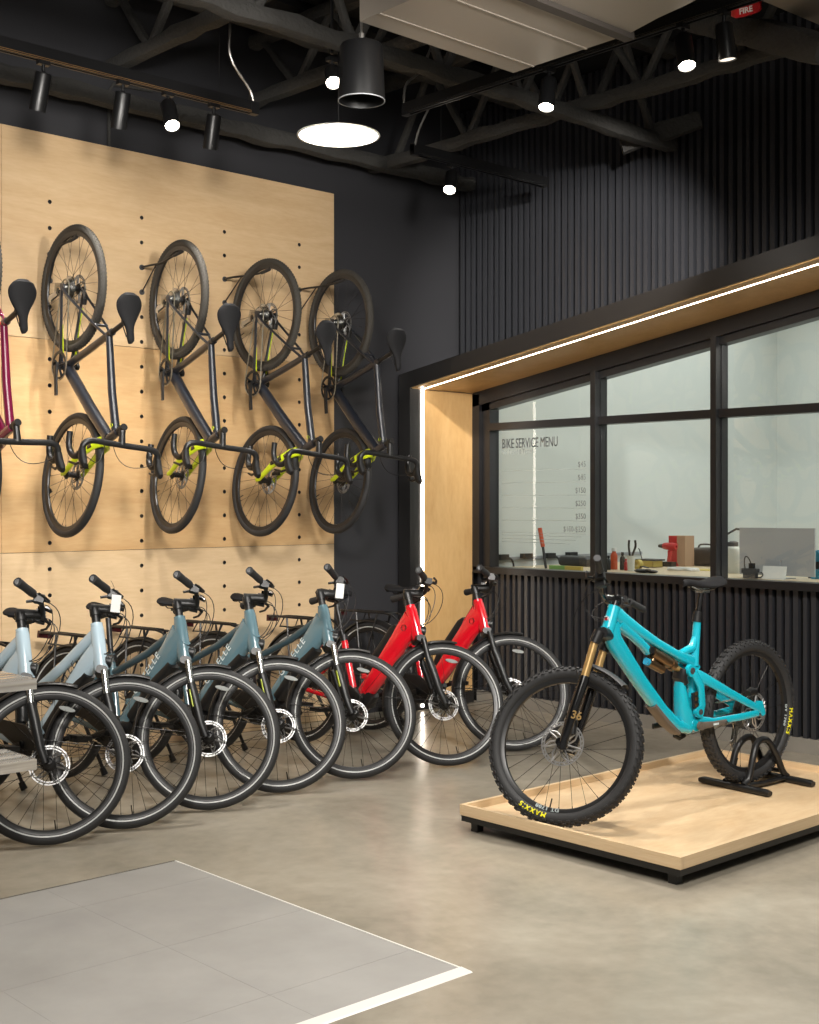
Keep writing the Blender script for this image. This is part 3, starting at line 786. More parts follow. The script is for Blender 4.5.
# hang tags on two handlebars
for key, lab in (('B', 'small white hang tag on the pale blue bicycle handlebar'), ('E', 'small white hang tag on the teal bicycle handlebar beside the red bicycles')):
    px = dict(B=(116, 590, 615), E=(340, 583, 597))[key]
    P0 = dict(B=Vector((3.051, 5.231, 0)), E=Vector((4.526, 5.326, 0)))[key]
    c0 = on_y(px[0], (px[1]+px[2])/2, P0.y+.02)
    tg = thing('hang_tag', lab, 'tag', c0, 'hang tags on handlebars')
    b = MB(); b.box(-.022, .022, -.0012, .0012, -.045, .035, M4=Matrix.Rotation(R_(-47), 4, 'Z') @ Matrix.Rotation(R_(6), 4, 'Y')); b.build('card', M['tagw'], tg, False)
    b = MB(); b.tube(bez([(0, 0, .03), (.0, .01, .06), (.0, .02, .08), (-.01, .03, .10)], 6), .0012, n=4); b.build('string', M['black'], tg)

# ------------------------------------------------------------------ gravel bicycles hanging on the plywood
GW = .35
knobG = (96, .0022, [(0., .010, .006, 0), (.011, .009, .006, 0), (.017, .008, .005, 0)])
kitG = dict(rim=rim_mesh(GW-.036, .026, .024), tyre=tyre_mesh(GW, .042, .040), rtyre=tyre_mesh(GW, .042, .040, knob=knobG, m0='rubber_dusty'), spokes=spokes_mesh(GW-.058, 28), hub=hub_mesh(), rotor=rotor_mesh(.08, .034))
kitG['cassette'] = cassette_mesh(.068, -.022, 10)
WBG = 1.035; HAG = R_(71); AXG = Vector((-math.cos(HAG), 0, math.sin(HAG))); OG = Vector((WBG-.05*math.sin(HAG), 0, GW-.05*math.cos(HAG)))
def sg_(t, dx=0): return OG+AXG*t+Vector((dx, 0, 0))
BBG = (.425, .28)
def gravel(frame_m, fork_m, lime):
    root = thing('gravel_bicycle', 'x', 'bicycle', group='bicycles hung on the plywood wall')
    b = MB()
    b.cyl(sg_(.395), sg_(.535), .024, n=18); b.cyl(sg_(.40), sg_(.43), .028, n=18)
    b.sweep([sg_(.51, -.005), (.60, 0, .775), (.292, 0, .745)], [(.046, .050), (.044, .044), (.038, .038)], n=16)
    b.sweep([sg_(.43, -.005), (.68, 0, .55), (.44, 0, .295)], [(.052, .068), (.060, .068), (.062, .062)], n=16, e=.85)
    b.tube([(BBG[0], 0, BBG[1]), (.36, 0, .52), (.29, 0, .755), (.283, 0, .78)], [.022, .020, .019, .020], n=14)
    b.cyl((BBG[0], -.038, BBG[1]), (BBG[0], .038, BBG[1]), .025, n=18)
    for s in (1, -1):
        b.sweep([(.41, s*.028, .275), (.33, s*.040, .285), (.06, s*.062, .335), (.0, s*.066, .35)], [(.018, .03), (.016, .026), (.014, .02), (.012, .02)])
        b.sweep([(.297, s*.015, .735), (.23, s*.038, .645), (.05, s*.062, .40), (.0, s*.066, .352)], [(.013, .017), (.012, .016), (.012, .016), (.012, .02)])
        b.box(-.018, .02, s*.066-.003, s*.066+.003, .33, .372)
    b.cyl((.235, -.04, .655), (.235, .04, .655), .008)
    fr = b.build('frame', frame_m, root)
    if lime:
        l = MB(); l.sweep([(.36, .0475, .283), (.20, .058, .307), (.10, .0665, .33)], [(.008, .034), (.008, .030), (.008, .024)]); l.build('stay_decal', M['lime'], fr)
        l = MB(); l.sweep([(.37, -.026, .284), (.20, -.043, .309)], [(.004, .02), (.004, .016)]); l.build('stay_decal', M['lime'], fr)
        l = MB(); e1, e2 = sg_(.505, -.05), sg_(.50, -.02); l.lathe([(.012, -.024), (.012, .024), (.001, .025)], n=8, c=sg_(.50, -.045)); l.build('head_decal', M['lime'], fr)
    else:
        l = MB(); l.cyl((.31, 0, .70), (.292, 0, .752), .0195, n=14); l.build('seat_tube_band', M['orange'], fr)
    # fork
    f = MB(); f.cyl(sg_(.37), sg_(.396), .028, n=16)
    for s in (1, -1):
        f.sweep([sg_(.385)+Vector((0, s*.012, 0)), sg_(.34)+Vector((.002, s*.040, 0)), sg_(.18)+Vector((.010, s*.052, 0)), Vector((WBG-.006, s*.056, GW+.02)), Vector((WBG, s*.056, GW-.012))], [(.040, .060), (.030, .058), (.026, .048), (.018, .034), (.013, .026)], n=12)
    fo = f.build('fork', fork_m, root)
    if lime:
        for s in (1, -1):
            for (u0, u1) in ((.335, .30), (.27, .235), (.20, .17)):
                k = MB(); yo = lambda t: .040+(.34-t)/.16*.012+.0145; a = sg_(u0)+Vector((.004, s*yo(u0), .0)); c_ = sg_(u1)+Vector((.008, s*yo(u1), .0)); k.sweep([a, c_], [(.006, .034), (.006, .022)]); k.build('fork_decal', M['blackgloss'], fo)
    cal = MB(); cal.sweep([(WBG-.05, .042, GW+.10), (WBG-.056, .042, GW+.06), (WBG-.045, .042, GW+.03)], [(.03, .026), (.034, .034), (.026, .024)], e=.7); cal.build('brake_caliper', M['black'], fo)
    wheel(root, 'front_wheel', T((WBG, 0, GW)), kitG); wheel(root, 'rear_wheel', T((0, 0, GW)), kitG, True)
    cal = MB(); cal.sweep([(.09, .045, .385), (.06, .045, .39), (.03, .045, .40)], [(.03, .03), (.034, .036), (.026, .026)], e=.7); cal.build('rear_caliper', M['black'], root)
    s_ = MB(); s_.cyl(sg_(.535), sg_(.585), .018, n=14); cl = sg_(.595, .095); s_.sweep([sg_(.575, -.012), sg_(.585, .04), cl], [(.036, .044), (.032, .036), (.036, .038)], e=.8); s_.cyl(sg_(.582), sg_(.602), .019, n=14)
    s_.build('stem', M['black'], root)
    h = MB(); pts = [cl+Vector(v) for v in ((-.045, .238, -.125), (.02, .235, -.128), (.062, .230, -.112), (.085, .226, -.075), (.082, .222, -.035), (.055, .218, -.006), (.02, .212, .002), (.0, .17, .004), (0, .05, 0))]
    pts = pts + [Vector((p.x, -p.y, p.z)) for p in pts[::-1]]
    h.tube(smooth(pts, 3), .0165, n=10); bar = h.build('handlebar', M['black'], root)
    for s in (1, -1):
        l = MB(); a = cl+Vector((.05, s*.219, -.004))
        l.sweep([a, a+Vector((.04, 0, .012)), a+Vector((.075, 0, .035)), a+Vector((.088, 0, .052))], [(.034, .042), (.038, .048), (.036, .046), (.024, .03)], e=.8)
        l.sweep([a+Vector((.065, 0, .01)), a+Vector((.078, s*.006, -.04)), a+Vector((.065, s*.014, -.10))], [(.012, .014), (.012, .016), (.010, .012)])
        l.build('brake_lever', M['black'], bar)
        cb = MB(); cb.tube(bez([a+Vector((.02, 0, -.01)), a+Vector((.06, -s*.10, .0)), a+Vector((.10, -s*.16, -.12)), sg_(.44, .02)+Vector((0, s*.02, 0))], 12), .0022, n=5); cb.build('cable', M['black'], bar)
    sp = MB(); sp.cyl((.286, 0, .77), (.243, 0, .915), .0136, n=14); sp.cyl((.290, 0, .755), (.282, 0, .782), .0195, n=14); sp.build('seat_post', M['black'], root)
    sd = saddle_mb(.265, .150); sd.v = [(x+.225, y, z*1.25+.965) for x, y, z in sd.v]; so = sd.build('saddle', M['saddle'], root)
    sr = MB(); saddle_rails(sr, .965); sr.v = [(x+.238, y, z) for x, y, z in sr.v]; sr.build('saddle_rails', M['black'], so)
    ck = ring_mb(BBG, .08, -.047, 5).build('crankset', M['black'], root)
    b, e_ = crank_mb(BBG, 8, -.066); b.build('crank_arm', M['black'], ck)
    b, e_ = crank_mb(BBG, 188, .060, side=1); b.build('crank_arm', M['black'], ck)
    chain_mb((0, GW), .045, BBG, .082, -.048).build('chain', M['chainm'], root)
    derailleur_mb((0, GW), -.05).build('derailleur', M['steel'], root)
    return root
def smooth(P, n):
    P = [Vector(p) for p in P]; out = []
    for i in range(len(P)-1):
        p0 = P[max(i-1, 0)]; p1 = P[i]; p2 = P[i+1]; p3 = P[min(i+2, len(P)-1)]
        for j in range(n):
            t = j/n; out.append(.5*((2*p1)+(p2-p0)*t+(2*p0-5*p1+4*p2-p3)*t*t+(3*p1-p0-3*p2+p3)*t**3))
    out.append(P[-1]); return out
def hang(root, X, zhub, label, yaw=0, Y=6.5, st=0):
    # forward = down, up = out of the wall
    q = Matrix.Rotation(R_(yaw), 3, 'Z')
    up = q @ Vector((0, -1, 0)); fw = Vector((0, 0, -1)); lf = q @ Vector((1, 0, 0))
    root.matrix_basis = basis(Vector((X, Y, zhub))-up*GW, fw, lf, up); root['label'] = label
    steer(root, OG, AXG, R_(st), Vector((WBG, 0, GW)))
grey = gravel(M['grey'], M['lime'], True)
hang(grey, 3.466, 2.69, 'grey lime-fork drop-bar bicycle hung next to the magenta one', 0, st=-7)
g2 = dup(grey); hang(g2, 4.147, 2.70, 'grey lime-fork drop-bar bicycle, second grey one after the magenta bicycle', -5, st=-7)
g3 = dup(grey); hang(g3, 4.783, 2.673, 'grey lime-fork drop-bar bicycle, third grey one, fully over plywood', 0, st=-7)
g4 = dup(grey); hang(g4, 5.387, 2.68, 'grey lime-fork drop-bar bicycle hung last, half over the black wall', -4, st=-7)
mg = gravel(M['magenta'], M['magenta'], False)
hang(mg, 2.875, 2.69, 'magenta drop-bar bicycle cut off by the picture edge, hung on plywood', 0)
# wall hooks
for i, (xb, zb, lab) in enumerate(((3.466, 2.69, 'black steel wall hook holding the first grey hung bicycle'), (4.147, 2.70, 'black steel wall hook holding the second grey hung bicycle'), (4.783, 2.673, 'black steel wall hook holding the third grey hung bicycle'), (5.387, 2.68, 'black steel wall hook holding the last grey hung bicycle'), (2.85, 2.69, 'black steel wall hook holding the magenta bicycle'))):
    col = min([3.531+.6096*k for k in range(-2, 4)], key=lambda q: abs(q-xb)); zz = 2.944
    hk = thing('wall_hook', lab, 'hook', (col, PW, zz), 'hooks carrying the hung bicycles')
    dx = xb-col; zt = zb+.315-.024-zz-.012
    b = MB(); b.tube(smooth([(0, -.002, 0), (0, -.10, .0), (dx, -.22, 0), (dx, -.36, zt-.01), (dx, -.44, zt), (dx, -.46, zt+.02), (dx, -.465, zt+.045)], 3), .007, n=8); b.build('arm', M['black'], hk)
    b = MB(); b.tube([(0, -.002, -.152), (dx*.6, -.16, -.004)], .004, n=6); b.build('brace', M['black'], hk)
    for zw in (0, -.152):
        b = MB(); b.cyl((0, 0, zw), (0, -.006, zw), .017, n=16); b.build('washer', M['darkgrey'], hk)
    b = MB(); b.tube([(dx, -.36, zt-.01), (dx, -.44, zt), (dx, -.46, zt+.02), (dx, -.466, zt+.05)], .011, n=8); b.build('rubber_sleeve', M['rubber'], hk)

# ------------------------------------------------------------------ platform, mountain bicycle, stand
PXA, PXB, PYA, PYB = 4.165, 6.16, 2.955, 4.165
pf = thing('display_platform', 'low square-edged plywood display platform on black base under the turquoise bicycle', 'platform', ((PXA+PXB)/2, (PYA+PYB)/2, 0))
def loc(b): b.v = [(x-(PXA+PXB)/2, y-(PYA+PYB)/2, z) for x, y, z in b.v]; return b
b = MB(); b.box(PXA, PXB, PYA, PYB, .072, .0875); loc(b).build('deck', M['ply_deck'], pf, False)
for (x0, x1, y0, y1) in ((PXA, PXA+.019, PYA, PYB), (PXB-.019, PXB, PYA, PYB), (PXA+.019, PXB-.019, PYA, PYA+.019), (PXA+.019, PXB-.019, PYB-.019, PYB)):
    b = MB(); b.box(x0-.001, x1+.001, y0-.001, y1+.001, .074, .121); loc(b).build('rim_board', M['ply_edge'], pf, False)
b = MB(); b.box(PXA+.004, PXB-.004, PYA+.004, PYB-.004, .045, .0715); loc(b).build('base_frame', M['black'], pf, False)
for x in (PXA+.05, PXB-.05):
    for y in (PYA+.06, PYB-.06):
        b = MB(); b.box(x-.02, x+.02, y-.02, y+.02, 0, .046); loc(b).build('foot', M['black'], pf, False)

DZ = .088; MW = .355
knobM = (58, .0055, [(.007, .014, .011, 0), (.020, .013, .009, 0), (.027, .016, .010, 0)])
kitM = dict(rim=rim_mesh(MW-.055, .034, .020), tyre=tyre_mesh(MW-.004, .060, .058, knob=knobM), rtyre=tyre_mesh(MW-.004, .060, .058, knob=knobM, m0='rubber', nm='tyre'), spokes=spokes_mesh(MW-.072, 28), hub=hub_mesh(), rotor=rotor_mesh(.098, .034, 7))
kitM['cassette'] = cassette_mesh(.09, -.022, 11, .004)
def ring_text(s, size, r, ang, y, flip, m, nm):
    b = text_mb(s, size, .0006, align='CENTER', bold=.0015)
    out = []
    for x, yy, z in b.v:
        a = ang - x/r if not flip else ang + x/r
        rr = r + yy - size*.35 if not flip else r - yy + size*.35
        t = (rr-(MW-.033))/.027
        ylat = .030*math.sqrt(max(.05, 1-t*t))+.0012 if y is None else y
        out.append((rr*math.cos(a), ylat+(z if z > 0 else 0), rr*math.sin(a)))
    b.v = out; return b.mesh(nm, m, False)
WBM = 1.264; HAM = R_(66); AXM = Vector((-math.cos(HAM), 0, math.sin(HAM))); OM = Vector((WBM-.044*math.sin(HAM), 0, MW-.044*math.cos(HAM)))
def sm(t, dx=0): return OM+AXM*t+Vector((dx, 0, 0))
BBM = (.445, .345)
mt = thing('mountain_bicycle', 'turquoise full-suspension mountain bicycle with gold fork tubes on the plywood platform', 'bicycle')
def mtb():
    root = mt; cy = M['cyan']
    b = MB()
    b.tube([sm(.525), sm(.55), sm(.63), sm(.66)], [.031, .030, .028, .029], n=20)
    b.sweep([sm(.635, 0), (.905, 0, .878), (.80, 0, .818), (.68, 0, .752), (.55, 0, .690), (.43, 0, .645), (.40, 0, .60)], [(.05, .075), (.050, .066), (.048, .052), (.044, .046), (.042, .044), (.042, .06), (.04, .06)], n=18, e=.75)
    b.sweep([sm(.575, -.004), (.965, 0, .785), (.80, 0, .59), (.65, 0, .43), (.55, 0, .352), (.47, 0, .33)], [(.05, .115), (.056, .092), (.060, .074), (.062, .072), (.072, .064), (.078, .055)], n=18, e=.8)
    b.tube([(.383, 0, .835), (.388, 0, .79), (.402, 0, .70), (.415, 0, .62)], [.019, .0195, .022, .026], n=16)
    b.sweep([(.378, 0, .80), (.42, 0, .705), (.52, 0, .685)], [(.03, .02), (.04, .05), (.036, .03)], n=12)      # gusset curve
    # lower seat mast and shock cradle
    b.sweep([(.47, 0, .345), (.50, 0, .43), (.515, 0, .53), (.515, 0, .565)], [(.076, .10), (.07, .075), (.06, .042), (.05, .026)], n=16, e=.7)
    b.sweep([(.415, 0, .61), (.425, 0, .50), (.44, 0, .40), (.45, 0, .345)], [(.04, .045), (.045, .05), (.06, .06), (.08, .07)], n=14, e=.8)
    b.cyl((BBM[0], -.042, BBM[1]), (BBM[0], .042, BBM[1]), .030, n=20)
    # shock mount strut under the top tube
    b.sweep([(.93, 0, .862), (.84, 0, .800), (.775, 0, .752), (.735, 0, .718)], [(.048, .06), (.046, .048), (.044, .042), (.044, .045)], n=12, e=.8)
    fr = b.build('frame', cy, root)
    g = MB(); g.sweep([(.72, 0, .468), (.63, 0, .378), (.55, 0, .318)], [(.066, .03), (.072, .034), (.07, .026)], n=12, e=.7); g.build('downtube_guard', M['carbon'], fr)
    hb_ = MB(); hb_.lathe([(.016, -.002), (.016, .002), (.001, .003)], n=16, axis='x', c=sm(.60, .028)); hb_.build('head_badge', M['decalw'], fr)
    hi = MB(); hi.lathe([(.009, .0), (.009, .003), (.001, .004)], n=12, axis='x', c=sm(.60, .030)); hi.build('head_badge_center', M['redp'], fr)
    # swingarm
    s = MB()
    for sd in (1, -1):
        s.sweep([(.475, sd*.036, .605), (.40, sd*.05, .565), (.22, sd*.064, .475), (.03, sd*.074, .385), (-.015, sd*.076, .362)], [(.022, .05), (.022, .052), (.020, .042), (.018, .036), (.014, .03)], n=14, e=.8)
        s.sweep([(.435, sd*.046, .372), (.34, sd*.056, .352), (.16, sd*.068, .352), (.02, sd*.076, .358)], [(.022, .036), (.02, .034), (.018, .036), (.014, .034)], n=14, e=.8)
        s.sweep([(.465, sd*.042, .60), (.425, sd*.052, .53), (.415, sd*.052, .44), (.44, sd*.048, .38)], [(.024, .045), (.022, .046), (.022, .042), (.024, .05)], n=12, e=.8)
        s.lathe([(.03, -.011), (.03, .011), (.002, .012)], n=20, c=(.48, sd*.038, .607)); s.lathe([(.026, -.012), (.026, .012), (.002, .013)], n=20, c=(.44, sd*.05, .41))
        s.sweep([(.04, sd*.076, .40), (.005, sd*.078, .395), (-.02, sd*.078, .345)], [(.012, .04), (.012, .05), (.012, .03)], e=.8)
    s.cyl((.36, -.05, .535), (.36, .05, .535), .014)
    sw = s.build('swingarm', cy, root)
    pv = MB()
    for x, z, r in ((.48, .607, .016), (.44, .41, .013)):
        for sd in (1, -1): pv.lathe([(r, -.002), (r, .002), (.001, .003)], n=14, c=(x, sd*(.051 if z > .5 else .064), z))
    pv.build('pivot_bolt', M['darkgrey'], sw)
    lk = MB(); lk.sweep([(.505, 0, .615), (.515, 0, .575), (.50, 0, .545)], [(.07, .04), (.075, .05), (.07, .04)], e=.7); lk.sweep([(.455, .043, .43), (.465, .043, .50)], [(.02, .035), (.02, .03)], e=.7); lk.build('shock_link', M['black'], root)
    lo = MB()
    for z in (.445, .475, .50): lo.sweep([(.455, .053, z-.010), (.457, .053, z+.006)], [(.006, .022), (.006, .022)])
    lo.build('link_slider', M['bronze'], root)
    # shock
    a, c_ = Vector((.735, 0, .725)), Vector((.495, 0, .60)); d = (c_-a)
    sh = MB(); sh.cyl(a+d*.10, a+d*.62, .027, n=18); sh.cyl(a+d*.62, a+d*.72, .030, n=18); so = sh.build('shock', M['bronze'], root)
    sh = MB(); sh.cyl(a-d*.06, a+d*.14, .019, n=14); sh.lathe([(.016, -.028), (.016, .028), (.002, .029)], n=14, c=a); sh.build('shock_eyelet', M['black'], so)
    sh = MB(); sh.cyl(a+d*.62, c_, .013, n=14); sh.build('shock_shaft', M['gold'], so)
    nn = Vector((d.z, 0, -d.x)).normalized()
    nn = nn if nn.z < 0 else -nn
    q0, q1 = a+d*.10+nn*.052, a+d*.50+nn*.046; sh = MB(); sh.cyl(q0, q1, .020, n=16); sh.cyl(a+d*.2, q0+d*.08, .016, n=10); sh.build('reservoir', M['bronze'], so)
    sh = MB(); sh.cyl(q0-d*.06, q0, .018, n=14); sh.build('knob', M['bluep'], so)
    # fork
    k = MB()
    k.sweep([sm(.515)-Vector((0, .068, 0)), sm(.525), sm(.515)+Vector((0, .068, 0))], [(.055, .05), (.065, .055), (.055, .05)], side=(1, 0, 0), e=.7)
    for sd in (1, -1):
        k.cyl(sm(.545)+Vector((.02, sd*.068, -.02)), sm(.47)+Vector((.02, sd*.068, 0)), .025, n=16)
    fk = k.build('fork', M['black'], root)
    k = MB()
    for sd in (1, -1): k.cyl(sm(.50)+Vector((.02, sd*.068, 0)), sm(.28)+Vector((.02, sd*.068, 0)), .018, n=16)
    k.build('stanchions', M['gold'], fk)
    k = MB()
    for sd in (1, -1):
        k.sweep([sm(.315)+Vector((.02, sd*.068, 0)), sm(.29)+Vector((.02, sd*.068, 0)), sm(.15)+Vector((.026, sd*.070, 0)), sm(.03)+Vector((.032, sd*.068, 0)), Vector((WBM-.004, sd*.064, MW-.03))], [(.048, .048), (.05, .05), (.045, .046), (.034, .04), (.026, .036)], n=14)
        k.lathe([(.018, -.010), (.018, .010), (.002, .012)], n=16, c=(WBM, sd*.068, MW))
    ar = [sm(.29)+Vector((.02, .05, 0)), sm(.345)+Vector((.03, .035, 0)), sm(.36)+Vector((.034, 0, 0)), sm(.345)+Vector((.03, -.035, 0)), sm(.29)+Vector((.02, -.05, 0))]
    k.tube(smooth(ar, 3), .014, n=10)
    lw = k.build('lower_legs', M['blackgloss'], fk)
    tx = text_mb('36', .05, .0006, bold=.001); dd = AXM; tx.xf(basis(sm(.12)+Vector((.022, .0945, 0)), dd.cross(Vector((0, 1, 0))).normalized(), dd, (0, 1, 0)))
    # readable from the left side of the bicycle
    tx.build('lettering', M['gold'], fk, False)
    k = MB(); k.sweep([(WBM-.05, .045, MW+.125), (WBM-.062, .045, MW+.08), (WBM-.052, .045, MW+.03)], [(.036, .034), (.044, .046), (.03, .03)], e=.7); k.build('brake_caliper', M['black'], fk)
    # short mudguard
    k = fender_mb((WBM, MW), MW+.020, 117, 146, w=.085, n=10); k.build('mudguard', M['darkgrey'], fk)
    kk = dict(kitM)
    fa = R_(-106)
    fwl = wheel(root, 'front_wheel', T((WBM, 0, MW)), kitM); rwl = wheel(root, 'rear_wheel', T((0, 0, MW)), kitM, True)
    return fwl, rwl
fwl, rwl = mtb()
def mtb2():
    root = mt
    s_ = MB(); s_.cyl(sm(.66), sm(.71), .020, n=14); cl = sm(.705, .05); s_.sweep([sm(.69, -.018), sm(.697, .02), cl], [(.042, .045), (.038, .04), (.05, .042)], e=.7); s_.build('stem', M['blackgloss'], root)
    pts = [cl+Vector(v) for v in ((-.075, .375, .052), (-.04, .20, .052), (-.01, .11, .026), (0, .05, 0))]; pts = pts+[Vector((p.x, -p.y, p.z)) for p in pts[::-1]]
    h = MB(); h.tube(smooth(pts, 3), [.0115]*22, n=10); bar = h.build('handlebar', M['blackgloss'], root)
    for s in (1, -1):
        a = cl+Vector((-.077, s*.38, .052)); c_ = cl+Vector((-.047, s*.235, .052)); g = MB(); d = c_-a
        g.tube([a, a+d*.05, a+d*.93, c_], [.017, .0165, .016, .018], n=12); gr = g.build('grip', M['rubber'], bar)
        g = MB(); g.cyl(a-d*.02, a, .0145, n=14); g.build('end_cap', M['darkgrey'], gr)
        l = MB(); p0 = cl+Vector((-.035, s*.19, .050)); l.box(-.018, .02, -.018, .018, -.02, .012, M4=T(p0)); l.sweep([p0+Vector((.012, 0, 0)), p0+Vector((.045, -s*.03, -.004))], [(.024, .026), (.022, .024)], e=.7)
        l.tube([p0+Vector((.04, -s*.01, -.005)), p0+Vector((.055, s*.03, -.01)), p0+Vector((.035, s*.10, -.012))], [.006, .0055, .005], n=7); l.build('brake_lever', M['black'], bar)
        l = MB(); p1 = cl+Vector((-.02, s*.15, .028)); l.box(-.02, .02, -.018, .018, -.022, .006, M4=T(p1)); l.tube([p1+Vector((-.01, 0, -.015)), p1+Vector((-.045, s*.02, -.025))], .006, n=6); l.build('shifter', M['black'], bar)
        cb = MB(); hd = sm(.60, .0)
        cb.tube(bez([p0+Vector((.045, -s*.03, 0)), p0+Vector((.13, -s*.10, -.01)), hd+Vector((.15, s*.02, -.0)), hd+Vector((.0, s*.03, .0))], 14), .0025, n=5)
        cb.build('brake_hose', M['black'], bar)
    cb = MB(); cb.tube(bez([cl+Vector((-.01, .15, 0)), cl+Vector((.16, .12, -.02)), sm(.50, .14)+Vector((0, .09, 0)), sm(.28, .0)+Vector((.03, .085, 0))], 16), .0025, n=5); cb.build('brake_hose', M['black'], bar)
    sp = MB(); sp.cyl((.384, 0, .84), (.347, 0, .975), .0135, n=14); spo = sp.build('seat_post', M['blackgloss'], root)
    sp = MB(); sp.cyl((.387, 0, .828), (.380, 0, .862), .023, n=16); sp.cyl((.379, 0, .862), (.376, 0, .878), .0205, n=16); sp.build('seat_collar', M['black'], spo)
    sd = saddle_mb(.275, .145); sd.v = [(x+.335, y, z*1.25+1.018) for x, y, z in sd.v]; so = sd.build('saddle', M['saddle'], root)
    sr = MB(); saddle_rails(sr, 1.02); sr.v = [(x+.345, y, z) for x, y, z in sr.v]; sr.build('saddle_rails', M['steel'], so)
    ck = ring_mb(BBM, .065, -.05, 4).build('crankset', M['black'], root)
    b, e_ = crank_mb(BBM, 0, -.068); b.build('crank_arm', M['black'], ck)
    b, e_ = crank_mb(BBM, 180, .068, side=1); ca = b.build('crank_arm', M['carbon'], ck)
    l = MB(); l.lathe([(.008, -.003), (.008, .003), (.001, .004)], n=12, c=(e_[0]+.008, e_[1]+.007, e_[2])); l.build('pedal_thread', M['steel'], ca)
    l = MB()
    for i in range(4): l.box(.335+i*.010, .343+i*.010, .0835, .0845, BBM[1]-.005, BBM[1]+.005)
    l.build('lettering', M['decalw'], ca, False)
    g = MB(); g.sweep([(.50, -.052, .29), (.46, -.052, .272), (.42, -.052, .28)], [(.012, .02), (.014, .024), (.012, .02)]); g.build('bash_guard', M['black'], ck)
    chain_mb((0, MW), .055, BBM, .066, -.05).build('chain', M['chainm'], root)
    derailleur_mb((0, MW), -.06).build('derailleur', M['steel'], root)
    cal = MB(); cal.sweep([(.06, .045, .455), (.03, .045, .462), (.0, .045, .455)], [(.03, .03), (.036, .04), (.03, .03)], e=.7); cal.build('rear_caliper', M['black'], root)
mtb2()
Ld = Vector((-.9967, .0815, 0)); Ll = Vector((-Ld.y, Ld.x, 0))
pt = .022/WBM; mt.matrix_basis = basis(Vector((5.585, 3.553, DZ+.022)), Ld*math.cos(pt)-Vector((0, 0, math.sin(pt))), Ll, Ld*math.sin(pt)+Vector((0, 0, math.cos(pt))))
MST = R_(-66)
steer(mt, OM, AXM, MST, Vector((WBM, 0, MW)))
# screen-left = +x here, so at the wheel bottom the reading direction is decreasing x
# (kept as separate helper so that both wheels share it)
def tyre_text_ok(wl, a_deg, a2_deg, outward=True):
    for s, size, r, ang, mm in (('MAXXIS', .031, MW-.0385, a_deg, 'decaly'), ('DT 1700', .024, MW-.068, a2_deg, 'decalw')):
        b = bolder(text_mb(s, size, .0005, align='CENTER', space=1.3), (.0014, .0028)); out = []
        for x, yy, z in b.v:
            rr = r+(yy-size*.36)*(1 if outward else -1)
            # outward: letter tops point away from the hub
            a = R_(ang) + x/r*(1 if outward else -1)
            t = (rr-(MW-.033))/.0295
            ylat = .0302*math.sqrt(max(.03, 1-t*t))+.0008 if r > MW-.05 else .0178
            out.append((rr*math.cos(a), ylat+max(z, 0), rr*math.sin(a)))
        b.v = out; b.build('lettering', M[mm], wl, False)
tyre_text_ok(fwl, -57, -68); tyre_text_ok(rwl, 195, 190)

# bike stand under the rear wheel
sx, sy = 5.66, 3.547
stand = thing('bicycle_stand', 'black tubular floor stand clasping the rear wheel of the turquoise bicycle', 'stand', (5.63, 3.549, DZ))
def stl(b): return b.xf(basis((0, 0, 0), Ld, Ll, (0, 0, 1)))
for xx, nm in ((.16, 0), (-.19, 1)):
    b = MB(); b.sweep([(xx, -.21, .016), (xx, -.19, .018), (xx, .19, .018), (xx, .21, .016)], [(.036, .022), (.04, .032), (.04, .032), (.036, .022)], side=(1, 0, 0), e=.6); stl(b).build('foot_bar', M['black'], stand)
for yy in (.055, -.055):
    b = MB(); b.tube(smooth([(.16, yy, .03), (.12, yy, .06), (.085, yy, .16), (.05, yy*.85, .215), (.0, yy*.8, .235), (-.05, yy*.85, .22), (-.10, yy, .15), (-.155, yy, .06), (-.19, yy, .03)], 4), .0165, n=10); stl(b).build('hoop', M['black'], stand)
b = MB(); b.tube([(.12, -.055, .06), (.12, .055, .06)], .012); b.tube([(-.155, -.055, .06), (-.155, .055, .06)], .012); stl(b).build('cross_bar', M['black'], stand)
b = MB(); b.sweep([(.16, .055, .028), (.0, .055, .022), (-.19, .055, .028)], [(.03, .02)]*3, e=.6); b.sweep([(.16, -.055, .028), (.0, -.055, .022), (-.19, -.055, .028)], [(.03, .02)]*3, e=.6); stl(b).build('base_rail', M['black'], stand)

# ------------------------------------------------------------------ steel shelf rack at the picture edge
rk = thing('steel_rack', 'brushed stainless steel two-tier shelf rack before the first pale blue bicycle', 'rack', (1.85, 4.92, 0))
for z, nm in ((.80, 0), (.48, 1)):
    b = MB(); x0, x1, y0, y1 = 1.3-1.85, 2.385-1.85, 4.77-4.92, 5.06-4.92
    b.box(x0, x1, y0, y1, z-.006, z); b.box(x0, x1, y0, y0+.012, z-.042, z-.006); b.box(x0, x1, y1-.012, y1, z-.042, z-.006); b.box(x1-.012, x1, y0+.012, y1-.012, z-.042, z-.006)
    for k in range(4): b.box(x0, x1-.02, y0+.03+k*.065, y0+.055+k*.065, z, z+.007)
    b.build('shelf', M['brushed'], rk, False)
for x in (1.36, 1.62):
    b = MB()
    for y in (4.79, 5.04): b.box(x-1.85-.015, x-1.85+.015, y-4.92-.015, y-4.92+.015, 0, .80)
    b.build('upright', M['brushed'], rk, False)

